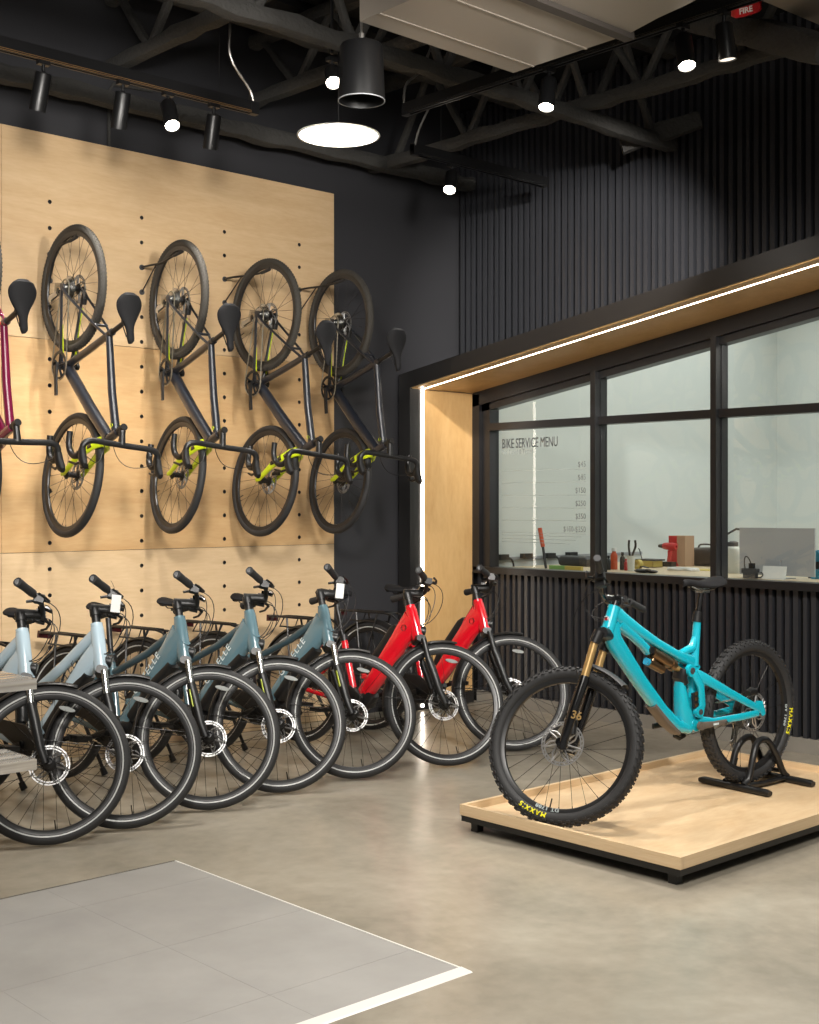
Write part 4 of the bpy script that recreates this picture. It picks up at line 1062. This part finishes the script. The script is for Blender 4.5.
# ------------------------------------------------------------------ workshop bench and what stands on it
BH = 1.012
bn = thing('workbench', 'long light wood workbench along the inside of the service window', 'workbench', (7.8, 4.3, 0))
b = MB(); b.box(-.72, .65, -2.7, 2.4, BH-.04, BH); b.build('bench_top', M['bench'], bn, False)
for x in (-.6, .55):
    for y in (-2.5, 0, 2.25):
        b = MB(); b.box(x-.04, x+.04, y-.04, y+.04, 0, BH-.04); b.build('leg', M['darkgrey'], bn, False)
def at(px, py): return on_z(px, py, BH)
def bottle(px, py, h, r, col, cap, label, neck=.45, name='spray_bottle'):
    P = at(px, py); o = thing(name, label, 'bottle', P, 'bottles on the workbench')
    b = MB(); b.lathe([(.001, 0), (r*.95, .001), (r, .008), (r, h*.62), (r*.8, h*.72), (r*neck, h*.78), (r*neck, h*.86)], n=18, axis='z'); b.build('body', M[col], o)
    b = MB(); b.lathe([(r*neck*1.25, h*.84), (r*neck*1.25, h*.97), (r*neck, h), (.001, h)], n=16, axis='z'); b.build('cap', M[cap], o)
    return o
bottle(608.5, 570, .105, .017, 'darkgrey', 'black', 'dark grey small bottle nearest the mullion on the workbench')
bottle(614, 569.5, .16, .026, 'orange', 'tagw', 'orange bottle with pale cap standing behind the dark grey bottle', .55)
bottle(622.5, 570, .13, .020, 'black', 'black', 'black bottle beside the tool cup on the workbench')
bottle(626, 570.5, .085, .014, 'redp', 'redp', 'small red bottle against the black bottle and tool cup')
# tool cup
P = at(631, 571); o = thing('tool_cup', 'white cup on the workbench holding black tools', 'cup', P)
b = MB(); b.lathe([(.001, 0), (.024, 0), (.028, .11), (.025, .11), (.022, .006), (.001, .006)], n=20, axis='z'); b.build('cup', M['white'], o)
o = thing('pliers', 'black-handled pliers standing in the white tool cup', 'tool', P+Vector((0, 0, .006)))
b = MB()
for s in (1, -1): b.tube(smooth([(0, s*.004, .02), (0, s*.010, .10), (0, s*.030-.01, .17), (0, s*.026-.01, .215)], 3), [.008]*9+[.009], n=8)
b.build('handles', M['black'], o)
P = at(638, 569); o = thing('tape_roll', 'yellow tape dispenser lying on the workbench by the cup', 'tape', P)
b = MB(); b.lathe([(.035, -.02), (.035, .02), (.018, .02), (.018, -.02)], n=24, axis='x', closed=True, c=(0, 0, .035)); b.build('roll', M['yellow'], o)
b = MB(); b.sweep([(0, .03, .01), (0, -.05, .02), (0, -.09, .012)], [(.04, .012), (.04, .012), (.04, .006)], side=(1, 0, 0)); b.build('handle', M['black'], o)
P = at(647, 567); o = thing('parts_tray', 'shallow dark tray of small parts with a thin hex key upright', 'tray', P)
b = MB(); b.box(-.06, .06, -.10, .10, 0, .006); b.box(-.06, -.055, -.1, .1, 0, .05); b.box(.055, .06, -.1, .1, 0, .05); b.box(-.06, .06, -.1, -.095, 0, .05); b.box(-.06, .06, .095, .1, 0, .05); b.build('tray', M['yellow'], o, False)
b = MB(); b.tube([(0, .03, .006), (0, .07, .13), (.0, .08, .14)], .004, n=6); b.build('hex_key', M['black'], o)
b = MB(); b.box(-.065, .065, -.12, .06, .05, .062); b.build('lid', M['darkgrey'], o, False)
P = at(645, 573); o = thing('glove_pair', 'crumpled black and yellow work gloves on the workbench front', 'gloves', P)
b = MB(); b.ell((0, .02, .015), (.04, .07, .015)); b.ell((.01, -.05, .012), (.03, .05, .012)); b.ell((-.02, -.04, .02), (.02, .03, .012)); b.build('gloves', M['black'], o)
# cordless drill
P = at(669, 566.5); o = thing('cordless_drill', 'red and black cordless drill standing upright before a red card box', 'drill', P); o.scale = (.82, .82, .82)
b = MB(); b.box(-.04, .04, -.055, .055, 0, .045); b.build('battery', M['black'], o, False)
b = MB(); b.sweep([(0, 0, .045), (0, -.008, .10), (0, -.014, .15)], [(.03, .045), (.034, .04), (.04, .05)], side=(1, 0, 0), e=.8); b.build('handle', M['redp'], o)
b = MB(); b.lathe([(.012, -.085), (.030, -.08), (.034, -.03), (.034, .03), (.028, .06)], n=18, axis='y', c=(0, 0, .19), caps=False); b.cyl((0, .06, .19), (0, .10, .19), .02, n=14, r2=.012); b.build('motor_housing', M['redp'], o)
b = MB(); b.cyl((0, .06, .19), (0, .115, .19), .024, n=14, r2=.014); b.build('chuck', M['black'], o)
P = at(681.5, 566); o = thing('card_box', 'upright brown cardboard box with red printed edge behind the drill', 'box', P)
b = MB(); b.box(-.06, .06, -.075, .075, 0, .235); b.build('carton', M['kraft'], o, False)
b = MB(); b.box(-.0615, .0, .0, .0765, .001, .234); b.prism([(-.0612, .07, .0), (-.0612, -.02, .0), (-.0612, .03, .08)], (.0005, 0, 0)); b.build('red_print', M['redp'], o, False)
P = at(706, 566); o = thing('tool_bag', 'soft black tool bag at the workbench rear beside the mullion', 'bag', P)
b = MB(); b.sweep([(0, .15, .06), (0, .12, .07), (0, -.12, .075), (0, -.16, .06)], [(.12, .10), (.16, .14), (.16, .15), (.12, .10)], side=(1, 0, 0), e=.6); b.build('body', M['black'], o)
b = MB(); b.tube(smooth([(0, .07, .135), (0, .05, .165), (0, -.05, .165), (0, -.07, .135)], 3), .007, n=6); b.build('strap', M['darkgrey'], o)
P = at(683, 571.5); o = thing('cable_bundle', 'coiled cream cable lying on the workbench before the card box', 'cable', P)
b = MB(); pts = [(.05*math.cos(a)*(1+.1*math.sin(3*a)), .13*math.sin(a), .010+.012*abs(math.sin(a*2.3))) for a in [2*PI*i/16*3 for i in range(17)]]; b.tube(pts, .007, n=6); b.build('coil', M['tagw'], o)
P = at(704, 570); o = thing('paper_sheet', 'loose cream paper sheets lying on the workbench by the mullion', 'paper', P)
b = MB(); b.box(-.09, .09, -.11, .11, 0, .004); b.build('sheet', M['yellow'], o, False)
P = at(733, 573); o = thing('water_bottle', 'white flask with grey lid standing beside the silver monitor', 'bottle', P+Vector((0, 0, 0)))
b = MB(); b.lathe([(.001, 0), (.043, 0), (.046, .006), (.046, .165), (.040, .18), (.034, .186)], n=24, axis='z'); b.build('body', M['white'], o)
b = MB(); b.lathe([(.034, .184), (.036, .19), (.036, .215), (.02, .222), (.001, .222)], n=20, axis='z'); b.build('lid', M['darkgrey'], o)
# monitor back
pl, pr = on_x(739.5, 528, 7.40), on_x(814.5, 528, 7.33)
mid = (pl+pr)/2; d = (pr-pl).normalized(); wd = (pr-pl).length
o = thing('monitor', 'silver-backed computer monitor facing away on the workbench', 'monitor', (mid.x, mid.y, BH), mtx=basis((mid.x, mid.y, BH), d, Vector((-d.y, d.x, 0))*-1 if False else Vector((-d.y, d.x, 0)), (0, 0, 1)))
zt = mid.z-BH
b = MB(); b.box(-wd/2, wd/2, .0, .012, .02, zt); ob = b.build('panel', M['alu'], o, False)
b = MB(); b.box(-wd/2+.004, wd/2-.004, .012, .016, .03, zt-.005); b.build('screen', M['blackgloss'], o, False)
b = MB(); b.box(-.08, .08, -.06, .10, .0005, .006); b.box(-.04, .04, -.012, .0, .005, .12); b.build('foot', M['alu'], o, False)
for nm, (px, py, w2, h2) in dict(a=(776, 571, .085, .05)).items():
    Q = on_x(px, py, 7.30); s_ = thing('note_card', 'pale card leaning on the back of the silver monitor', 'card', (Q.x-.03, Q.y, BH+.001)); bb = MB(); bb.box(-.002, .002, -w2, w2, 0, .085, M4=Matrix.Rotation(R_(12), 4, 'Y')); bb.build('card', M['stripe'], s_, False)
Q = on_x(750.5, 565.5, 7.26); o = thing('power_adapter', 'dark grey power adapter with looped black cord before the silver monitor', 'power adapter', (Q.x, Q.y, BH))
b = MB(); b.box(-.02, .02, -.055, .055, .035, .065); b.box(-.018, .018, -.045, .045, 0, .0355); b.build('brick', M['darkgrey'], o, False)
b = MB(); b.tube(bez([(0, .04, .06), (0, .06, .16), (0, .02, .17), (0, -.01, .08)], 12), .004, n=6); b.tube(bez([(0, -.05, .045), (-.01, -.12, .05), (-.02, -.11, .0), (-.02, -.05, .01)], 10), .004, n=6); b.build('cord', M['black'], o)
b = MB(); b.box(-.015, .015, -.025, .005, .066, .10); b.build('plug', M['black'], o, False)
# blue parts at the picture edge
for (px, py, zz, lab) in ((817, 556, .10, 'turquoise blue spool upper one at the picture edge behind glass'), (818, 575, .02, 'turquoise blue spool lower one at the picture edge behind glass')):
    Q = on_x(px, py, 7.55)
    if zz > .05:
        o1 = thing('spool_stand', 'dark stand carrying the turquoise spools behind the glass', 'stand', (Q.x+.06, Q.y, BH)); b = MB(); b.box(-.01, .01, -.07, .07, 0, .17); b.box(-.05, .05, -.07, .07, 0, .008); b.box(-.03, .0, -.08, .08, .155, .17); b.build('post', M['darkgrey'], o1, False)
    o = thing('spool', lab, 'spool', (Q.x, Q.y, Q.z), 'turquoise spools'); b = MB(); b.lathe([(.001, -.03), (.038, -.03), (.038, -.02), (.028, -.015), (.028, .015), (.038, .02), (.038, .03), (.001, .03)], n=20, axis='x'); b.build('spool_body', M['bluep'], o)
# articulated arm with orange joint
Q = on_x(722, 537, 7.95); o = thing('task_lamp_arm', 'thin dark lamp arm with orange joint rising behind the flask', 'lamp', (Q.x, Q.y, BH))
zj = Q.z-BH; b = MB(); b.cyl((0, 0, 0), (0, 0, .012), .05, n=18); b.tube([(0, 0, .01), (0, 0, zj)], .008, n=8); b.build('post', M['darkgrey'], o)
b = MB(); b.cyl((0, .02, zj), (0, -.02, zj), .022, n=14); b.build('joint', M['orange'], o)
b = MB(); b.tube([(0, 0, zj), (.0, -.12, zj+.06), (0, -.30, zj+.04)], .008, n=8); b.build('arm', M['darkgrey'], o)
# orange-handled tool and flat cases in first pane
P = at(546, 568.5); o = thing('scraper', 'orange-handled scraper standing upright behind the first pane', 'tool', P)
b = MB(); b.cyl((0, 0, 0), (0, .03, .16), .010, n=10); b.build('shaft', M['darkgrey'], o)
b = MB(); b.cyl((0, .03, .16), (0, .062, .30), .016, n=12); b.build('handle', M['orange'], o)
P = at(575, 566); o = thing('tool_case', 'dark grey lidded tool case on the bench behind the first pane', 'case', P)
b = MB(); b.sweep([(0, .11, .035), (0, .09, .040), (0, -.15, .040), (0, -.17, .035)], [(.14, .05), (.16, .08), (.16, .08), (.14, .05)], side=(1, 0, 0), e=.45); b.build('shell', M['darkgrey'], o)
P = at(566, 570); o = thing('spirit_level', 'green and yellow bar lying on the bench before the tool case', 'tool', P)
b = MB(); b.box(-.015, .015, -.0, .15, 0, .03); b.build('green_half', M['green'], o, False)
b = MB(); b.box(-.015, .015, -.15, -.0, 0, .03); b.build('yellow_half', M['yellow'], o, False)
# wall rail with clips on the workshop wall
Q = on_y(500, 559, 6.92); Q2 = on_y(598, 559, 6.92)
o = thing('wall_rail', 'thin grey rail on the white workshop wall above the bench', 'rail', (Q.x, 6.93, Q.z))
b = MB(); b.box(-.5, Q2.x-Q.x+.6, -.02, 0, -.012, .012); b.build('rail', M['alu'], o, False)
for i, (px, py) in enumerate(((503, 558), (527, 557), (550, 556.5), (572, 555.5))):
    q = on_y(px, py, 6.88); oc = thing('rail_clip', 'black clip on the workshop rail, ' + ('first from the window edge', 'second from the window edge', 'one with a hanging cable behind the orange scraper', 'last one above the tool case')[i], 'clip', (q.x, 6.91, q.z), 'black clips on the workshop rail')
    b = MB(); b.box(-.05, .05, -.05, 0, -.008, .028); b.box(-.03, .07, -.04, -.01, -.014, -.008); b.build('clip_body', M['black'], oc, False)
    if i in (0, 2):
        b = MB(); b.tube(bez([(.05, -.03, 0), (.11, -.03, .0), (.13, -.03, -.05), (.12, -.03, -.10)], 8), .008, n=6); b.build('cable', M['black'], oc)
# ------------------------------------------------------------------ ceiling things
LH = 3.66
def track(name, a, b_, label, group='ceiling light tracks'):
    o = thing('light_track', label, 'light track', a, group); d = Vector(b_)-Vector(a); L = d.length; d.normalize(); n = Vector((-d.y, d.x, 0))
    Mx = basis((0, 0, 0), d, n, (0, 0, 1))
    m = MB(); m.box(0, L, -.018, .018, .004, .055, M4=Mx); m.box(0, L, -.018, -.010, -.012, .004, M4=Mx); m.box(0, L, .010, .018, -.012, .004, M4=Mx); m.box(0, .05, -.02, .02, -.014, .042, M4=Mx); m.build('rail', M['lamp_black'], o, False)
    c_ = MB(); SG = 1 if (n.y < -.5 or n.x < -.5) else -1
    c_.box(.05, L, SG*.0182, SG*.0186, -.0015, .0015, M4=Mx); c_.box(.05, L, SG*.0182, SG*.0186, -.0095, -.0065, M4=Mx); c_.build('conductor', M['lamp_tan'] if 'plywood' in label else M['steel'], o, False)
    k = 0
    for u in ([.25] + [q for q in (1.6, 3.0) if q < L-.2]):
        m = MB(); m.tube([d*u+Vector((0, 0, .04)), d*u+Vector((0, 0, .92))], .0025, n=5); m.build('suspension_wire', M['lamp_black'], o)
    return o
t1 = track('t', (4.21, 5.8, LH), (1.2, 5.8, LH), 'long black light track running parallel to the plywood wall')
t3 = track('t', (5.38, 5.8, LH), (6.62, 5.8, LH), 'short black light track near the corner by the slatted wall')
t2 = track('t', (4.82, 5.26, LH), (4.82, 1.5, LH), 'black light track crossing in front of the grey duct')
def flex(pts, label):
    b = MB(); P = smooth(pts, 6); b.tube(P, [.0085 if i % 2 else .0065 for i in range(len(P))], n=7)
    tag(b.build('flex_conduit', M['braid']), label, 'conduit', 'flexible conduits feeding the light tracks')
A = on_y(230, 22, 5.8); A2 = on_y(231, 58, 5.8); A3 = on_y(250, 90, 5.8)
flex([A+Vector((0, 0, .5)), A, A2, A3, (4.19, 5.8, LH+.03)], 'curved flexible conduit dropping to the end of the long track')
flex([on_y(432, 45, 5.26), on_y(421, 70, 5.26), on_y(406, 85, 5.26), on_y(404, 108, 5.26)], 'curved flexible conduit dropping to the end of the duct-side track')
flex([on_y(429, 108, 5.7), on_y(419, 130, 5.75), on_y(414, 150, 5.8)], 'curved flexible conduit joining the two tracks near the corner')
def spot(loc_, aim, label, lit=False, L=.175, r=.040, energy=0, cone=60, col=(1, .945, .87), soft=.035):
    o = thing('track_spotlight', label, 'spotlight', loc_, 'cylinder spotlights on the ceiling tracks')
    loc_ = Vector(loc_); d = (Vector(aim)-loc_).normalized() if not isinstance(aim, str) else Vector((0, 0, -1))
    piv = Vector((0, 0, -.075))
    b = MB(); b.box(-.03, .03, -.016, .016, -.030, -.010); b.cyl((0, 0, -.03), (0, 0, -.075), .009, n=10); b.ell((0, 0, -.072), (.014, .014, .014)); b.build('adapter', M['lamp_black'], o)
    z = -d; x = z.orthogonal().normalized(); y = z.cross(x); Mx = basis(piv, x, y, z)
    b = MB(); b.lathe([(.001, .01), (r*.9, .008), (r, .0), (r, -L), (r*.92, -L), (r*.90, -L+.018)], n=24, axis='z'); b.xf(Mx); hs = b.build('housing', M['lamp_black'], o)
    b = MB(); b.lathe([(r*.90, -L+.006), (.001, -L+.006)], n=24, axis='z'); b.xf(Mx); b.build('lens', M['lens_on'] if lit else M['lens_dim'], o)
    if energy:
        ld = bpy.data.lights.new('spot beam', 'SPOT'); ld.energy = energy; ld.spot_size = R_(cone); ld.spot_blend = .6; ld.shadow_soft_size = soft; ld.color = col
        lo = bpy.data.objects.new('spot_beam', ld); C.objects.link(lo); lo.matrix_world = basis(loc_+piv+d*(L+.03), x, y, z); lo['kind'] = 'helper'
    return o
WALL_E = 65
spot((on_y(43.5, 66, 5.8).x, 5.8, LH), (on_y(43.5, 66, 5.8).x-.1, 6.95, .3), 'track spotlight at the picture edge over the magenta bicycle', energy=WALL_E, cone=75)
spot((on_y(123, 86, 5.8).x, 5.8, LH), (on_y(123, 86, 5.8).x+.1, 6.95, .3), 'track spotlight next to the lit one, over the first grey hung bicycle', energy=WALL_E, cone=75)
spot((on_y(168, 96, 5.8).x, 5.8, LH), (2.9, 3.6, .3), 'lit glaring track spotlight over the second grey hung bicycle', lit=True, L=.165, energy=90, cone=70)
spot((on_y(214, 107, 5.8).x, 5.8, LH), (on_y(214, 107, 5.8).x+.25, 6.95, .3), 'track spotlight at the end of the long track', energy=WALL_E, cone=75)
spot((on_y(452, 163, 5.8).x, 5.8, LH), (3.7, 4.4, .2), 'lit glaring track spotlight on the short corner track', lit=True, L=.15, energy=90, cone=70)
for px, py, lab, lit, aim in ((549, 68, 'lit track spotlight on the duct-side track nearest the duct', True, (3.6, 3.6, .0)), (683, 24, 'lit glaring track spotlight in the middle of the duct-side track', True, (3.9, 2.2, .0)), (724, 11, 'dark cylinder track spotlight beside the red fire alarm', False, (5.2, 3.0, .0))):
    P = on_x(px, py, 4.82)
    spot((4.82, P.y, LH), aim, lab, lit=lit, L=.155 if lit else .15, energy=110 if lit else 60, cone=75)
# unseen spots added to brighten the plywood, bikes, slats and floor
# bare beams, no fixture is built or known at these points
for (x, y, z, ax, ay, az, e, cn, ss) in ((1.5, 2.4, 3.05, 3.9, 6.9, 2.2, 400, 66, .22), (3.1, 1.8, 3.05, 5.2, 6.9, 2.1, 420, 62, .22), (.2, 3.0, 3.05, 2.7, 6.9, 2.0, 120, 62, .22), (3.2, 1.9, 3.95, 4.6, 5.9, .5, 170, 56, .1),
                              (3.6, .6, 3.3, 6.9, 4.6, .9, 480, 54, .1), (2.4, .6, 3.95, 4.9, 3.5, .3, 230, 52, .1), (1.0, 1.0, 3.95, 2.2, 3.6, .0, 240, 62, .1), (4.9, 3.3, 3.6, 6.9, 5.75, 2.85, 560, 40, .05)):
    ld = bpy.data.lights.new('added beam', 'SPOT'); ld.energy = e; ld.spot_size = R_(cn); ld.spot_blend = .7; ld.shadow_soft_size = ss; ld.color = (1, .955, .89)
    lo = bpy.data.objects.new('added_spot', ld); C.objects.link(lo); lo.location = (x, y, z)
    lo.rotation_euler = (Vector((ax, ay, az))-Vector((x, y, z))).to_track_quat('-Z', 'Y').to_euler(); lo['kind'] = 'helper'

# pendants
Q = on_y(338.5, 136, 5.0); 
pd = thing('disc_pendant', 'large round glowing white disc pendant under the dark ceiling', 'light', (Q.x, Q.y, Q.z))
RD = 41.5*(Q.x*FW.x+Q.y*FW.y)/FPX
b = MB(); b.lathe([(RD-.002, .002), (RD-.004, .009), (RD-.03, .014), (.05, .018), (.001, .018)], n=48, axis='z'); b.build('housing', M['lamp_black'], pd)
b = MB(); b.lathe([(RD, 0), (RD, .005), (RD-.004, .006), (RD-.010, -.001)], n=48, axis='z', closed=True); b.build('rim_ring', M['trimw'], pd)
b = MB(); b.lathe([(RD-.010, .0015), (.001, .0015)], n=48, axis='z'); b.build('diffuser', M['disc_on'], pd)
b = MB(); b.tube([(0, 0, .018), (0, 0, 4.58-Q.z)], .003, n=6); b.build('cord', M['lamp_black'], pd)
Q = on_y(361.5, 101, 4.2); zq = (Q.x*FW.x+Q.y*FW.y); RP = 23.5*zq/FPX; HP = 56*zq/FPX
pd = thing('cylinder_pendant', 'black cylinder pendant hanging above the glowing disc', 'light', (Q.x, Q.y, Q.z))
b = MB(); b.lathe([(.001, HP), (RP*.86, HP), (RP*.92, HP-.01), (RP, 0), (RP*.96, 0), (RP*.86, HP-.03), (.001, HP-.035)], n=36, axis='z'); b.build('shade', M['lamp_black'], pd)
b = MB(); b.lathe([(RP*1.004, .003), (RP*1.004, -.001), (RP*.965, -.001)], n=36, axis='z'); b.build('rim_ring', M['alu'], pd)
b = MB(); b.tube([(0, 0, HP), (0, 0, 4.58-Q.z)], .006, n=6); b.tube([(0, 0, HP), (0, 0, HP+.05)], .012, n=8); b.build('cord', M['braid'], pd)
# second glaring lamp behind the pendant
Q = on_y(332, 80, 5.0); spot((Q.x, Q.y, Q.z+.12), (2.6, 2.6, 0), 'lit glaring spotlight half hidden behind the black pendant', lit=True, L=.10, energy=80, cone=70)
b = MB(); b.tube([(Q.x, Q.y, Q.z+.13), (Q.x, Q.y, 4.58)], .008, n=6); tag(b.build('lamp_stem', M['lamp_black']), 'thin black rod holding the spotlight behind the black pendant', 'rod')

# duct
DH = 3.5
dz = lambda px, py: on_z(px, py, DH)
du = thing('air_duct', 'grey rectangular air duct under the dark ceiling with a rounded end section', 'duct', (3.94, 3.6, DH))
def dl(b): b.v = [(x-3.94, y-3.6, z-DH) for x, y, z in b.v]; return b
b = MB(); b.box(3.47, 4.41, 3.42, 4.06, DH, DH+.42); dl(b).build('main_section', M['duct'], du, False)
b = MB(); b.box(3.45, 4.425, 3.375, 3.425, DH-.022, DH+.44); dl(b).build('flange', M['ductdark'], du, False)
pts = [(4.40, 3.375)]+[(4.36-.9*(1-math.cos(a)), 3.375-1.15*math.sin(a)) for a in [PI/2*i/10 for i in range(1, 11)]]+[(2.4, 2.225), (2.4, 3.0), (3.3, 3.05), (3.47, 3.375)]
b = MB(); b.prism([(x, y, DH) for x, y in pts], (0, 0, .42)); dl(b).build('elbow_section', M['duct'], du, False)
for y in (3.62, 3.93):
    b = MB(); b.box(3.47, 4.41, y, y+.012, DH-.004, DH); dl(b).build('seam', M['duct'], du, False)
# further duct at the top corner
P = on_z(800, 0, 3.9)
b = MB(); q1, q2, q3 = on_z(765, -22, 3.8), on_z(819, 22, 3.8), on_z(900, -60, 3.8)
b.prism([on_z(756, -2, 3.8), on_z(822, 26, 3.8), on_z(900, 20, 3.8), on_z(860, -60, 3.8)], (0, 0, .35))
tag(b.build('air_duct', M['duct'], smooth=False), 'grey duct corner at the top edge beyond the red fire alarm', 'duct')
# fire alarm
Q = on_x(747, 8, 5.25); fa = thing('fire_alarm', 'red ceiling fire alarm with white lettering at the top edge', 'fire alarm', (Q.x, Q.y, Q.z))
dcam = (CAMP-Q).normalized(); fx = RT*.94+Vector((0, 0, .26)); fx.normalize(); fz = (FW*-.85+Vector((0, 0, -.5))); fz = (fz-fx*fz.dot(fx)).normalized(); fy = fz.cross(fx); Mx = basis((0, 0, 0), fx, fy, fz)
b = MB(); sh = []
for i in range(28):
    a = 2*PI*i/28; cc, ss = math.cos(a), math.sin(a); sh.append((.072*math.copysign(abs(cc)**.5, cc), .036*math.copysign(abs(ss)**.5, ss)))
b.rings([[(x*.9, y*.9, -.05) for x, y in sh], [(x, y, -.04) for x, y in sh], [(x, y, .0) for x, y in sh], [(x*.85, y*.8, .014) for x, y in sh]]); b.xf(Mx); b.build('housing', M['firered'], fa)
tx = text_mb('FIRE', .036, .0008, align='CENTER', bold=.001); tx.xf(Mx @ T((-.012, -.016, .0152))); tx.build('lettering', M['tagw'], fa, False)
b = MB(); b.tube([Mx @ Vector((0, 0, -.04)), Vector((0, .1, 4.58-Q.z))], .02, n=8); b.build('mount', M['lamp_black'], fa)

# joists and beams (sprayed black)
def beam(a, b_, w, h, nm='beam'):
    a, b_ = Vector(a), Vector(b_); d = (b_-a); L = d.length; d.normalize(); n = Vector((0, 0, 1)).cross(d)
    if n.length < .05: n = Vector((1, 0, 0))
    n.normalize(); u = d.cross(n); k = max(2, int(L/.12)); rings = []
    rnd = random.Random(int(L*1000)+int(a.x*77))
    for i in range(k+1):
        p = a+d*(L*i/k); q = 1+rnd.uniform(-.12, .12); o = Vector((0, 0, rnd.uniform(-.008, .008))); rg = []
        for t_ in range(10):
            an = 2*PI*t_/10+.3; c_, s_ = math.cos(an), math.sin(an)
            rg.append(p+o+n*(w/2*q*math.copysign(abs(c_)**.6, c_))+u*(h/2*q*math.copysign(abs(s_)**.6, s_)))
        rings.append(rg)
    m = MB(); m.rings(rings); o = m.build(nm, M['joist']); o['kind'] = 'structure'; return o
def bx_joist(Y, x0, x1, zl, zh, step=.62, w=.10):
    m = []
    beam((x0, Y, zl), (x1, Y, zl), w, .09); beam((x0, Y, zh), (x1, Y, zh), w, .09)
    x = x0+.1; up = True
    while x+step/2 < x1:
        beam((x, Y, zl if up else zh), (x+step/2, Y, zh if up else zl), .045, .045); x += step/2; up = not up
bx_joist(4.93, 1.6, 6.85, 3.80, 4.40)
def by_joist(X, y0, y1, zl, zh, step=.7, w=.09):
    beam((X, y0, zl), (X, y1, zl), w, .085); beam((X, y0, zh), (X, y1, zh), w, .085)
    y = y0+.1; up = True
    while y+step/2 < y1:
        beam((X, y, zl if up else zh), (X, y+step/2, zh if up else zl), .045, .045); y += step/2; up = not up
by_joist(5.97, 2.3, 6.85, 3.87, 4.42)
by_joist(3.9, 4.2, 6.85, 4.10, 4.5); by_joist(2.6, 4.4, 6.85, 4.10, 4.5); by_joist(4.95, 4.9, 6.85, 4.12, 4.5)
beam((1.0, 6.70, 3.86), (6.8, 6.70, 3.86), .12, .10); beam((1.0, 6.2, 4.35), (6.8, 6.2, 4.35), .1, .09)
beam((6.55, 5.1, 3.78), (6.86, 4.72, 3.92), .1, .12)
beam(on_x(700, 20, 5.9), on_x(830, 52, 5.3), .16, .14)
# conduit on the black wall
Qa = on_y(109, 84, 6.915); b = MB(); b.tube([(Qa.x, 6.915, 3.63), (Qa.x, 6.915, 3.98), (Qa.x+.03, 6.915, 4.03), (Qa.x+.3, 6.915, 4.05)], .011, n=8)
tag(b.build('wall_conduit', M['joist']), 'thin black conduit on the wall above the plywood edge', 'conduit')

# ------------------------------------------------------------------ light
def area(loc_, aim, sx, sy, e, col):
    ld = bpy.data.lights.new('area', 'AREA'); ld.shape = 'RECTANGLE'; ld.size = sx; ld.size_y = sy; ld.energy = e; ld.color = col
    o = bpy.data.objects.new('unseen_area_light', ld); C.objects.link(o); o.location = loc_
    o.rotation_euler = (Vector(aim)-Vector(loc_)).to_track_quat('-Z', 'Y').to_euler(); o['kind'] = 'helper'; return o
area((9.2, 4.2, 3.55), (9.2, 4.2, 0), 3.4, 5.0, 78, (.97, 1, .98))  # unseen soft light added to brighten the workshop behind the glass
area((1.2, 1.0, 4.4), (3.2, 3.8, 0), 3.0, 3.0, 150, (1, .95, .88))  # broad fill added over the shop floor, no fixture belongs to it
wd_ = bpy.data.worlds.new('shop ambience'); bpy.context.scene.world = wd_; wd_.use_nodes = True
bg = wd_.node_tree.nodes['Background']; bg.inputs['Color'].default_value = (1, .96, .91, 1); bg.inputs['Strength'].default_value = .22

# ------------------------------------------------------------------ camera
cd = bpy.data.cameras.new('camera'); cam = bpy.data.objects.new('camera', cd); C.objects.link(cam)
cd.sensor_fit = 'AUTO'; cd.sensor_width = 36; cd.lens = FPX/1024*36; cd.shift_y = (HOR-512)/1024; cd.clip_start = .05
cam.matrix_world = basis(CAMP, RT, (0, 0, 1), -FW)
sc = bpy.context.scene; sc.camera = cam
sc.view_settings.view_transform = 'Standard'; sc.view_settings.look = 'None'; sc.view_settings.gamma = 1; sc.view_settings.use_curve_mapping = False
sc.view_settings.exposure = 0.4
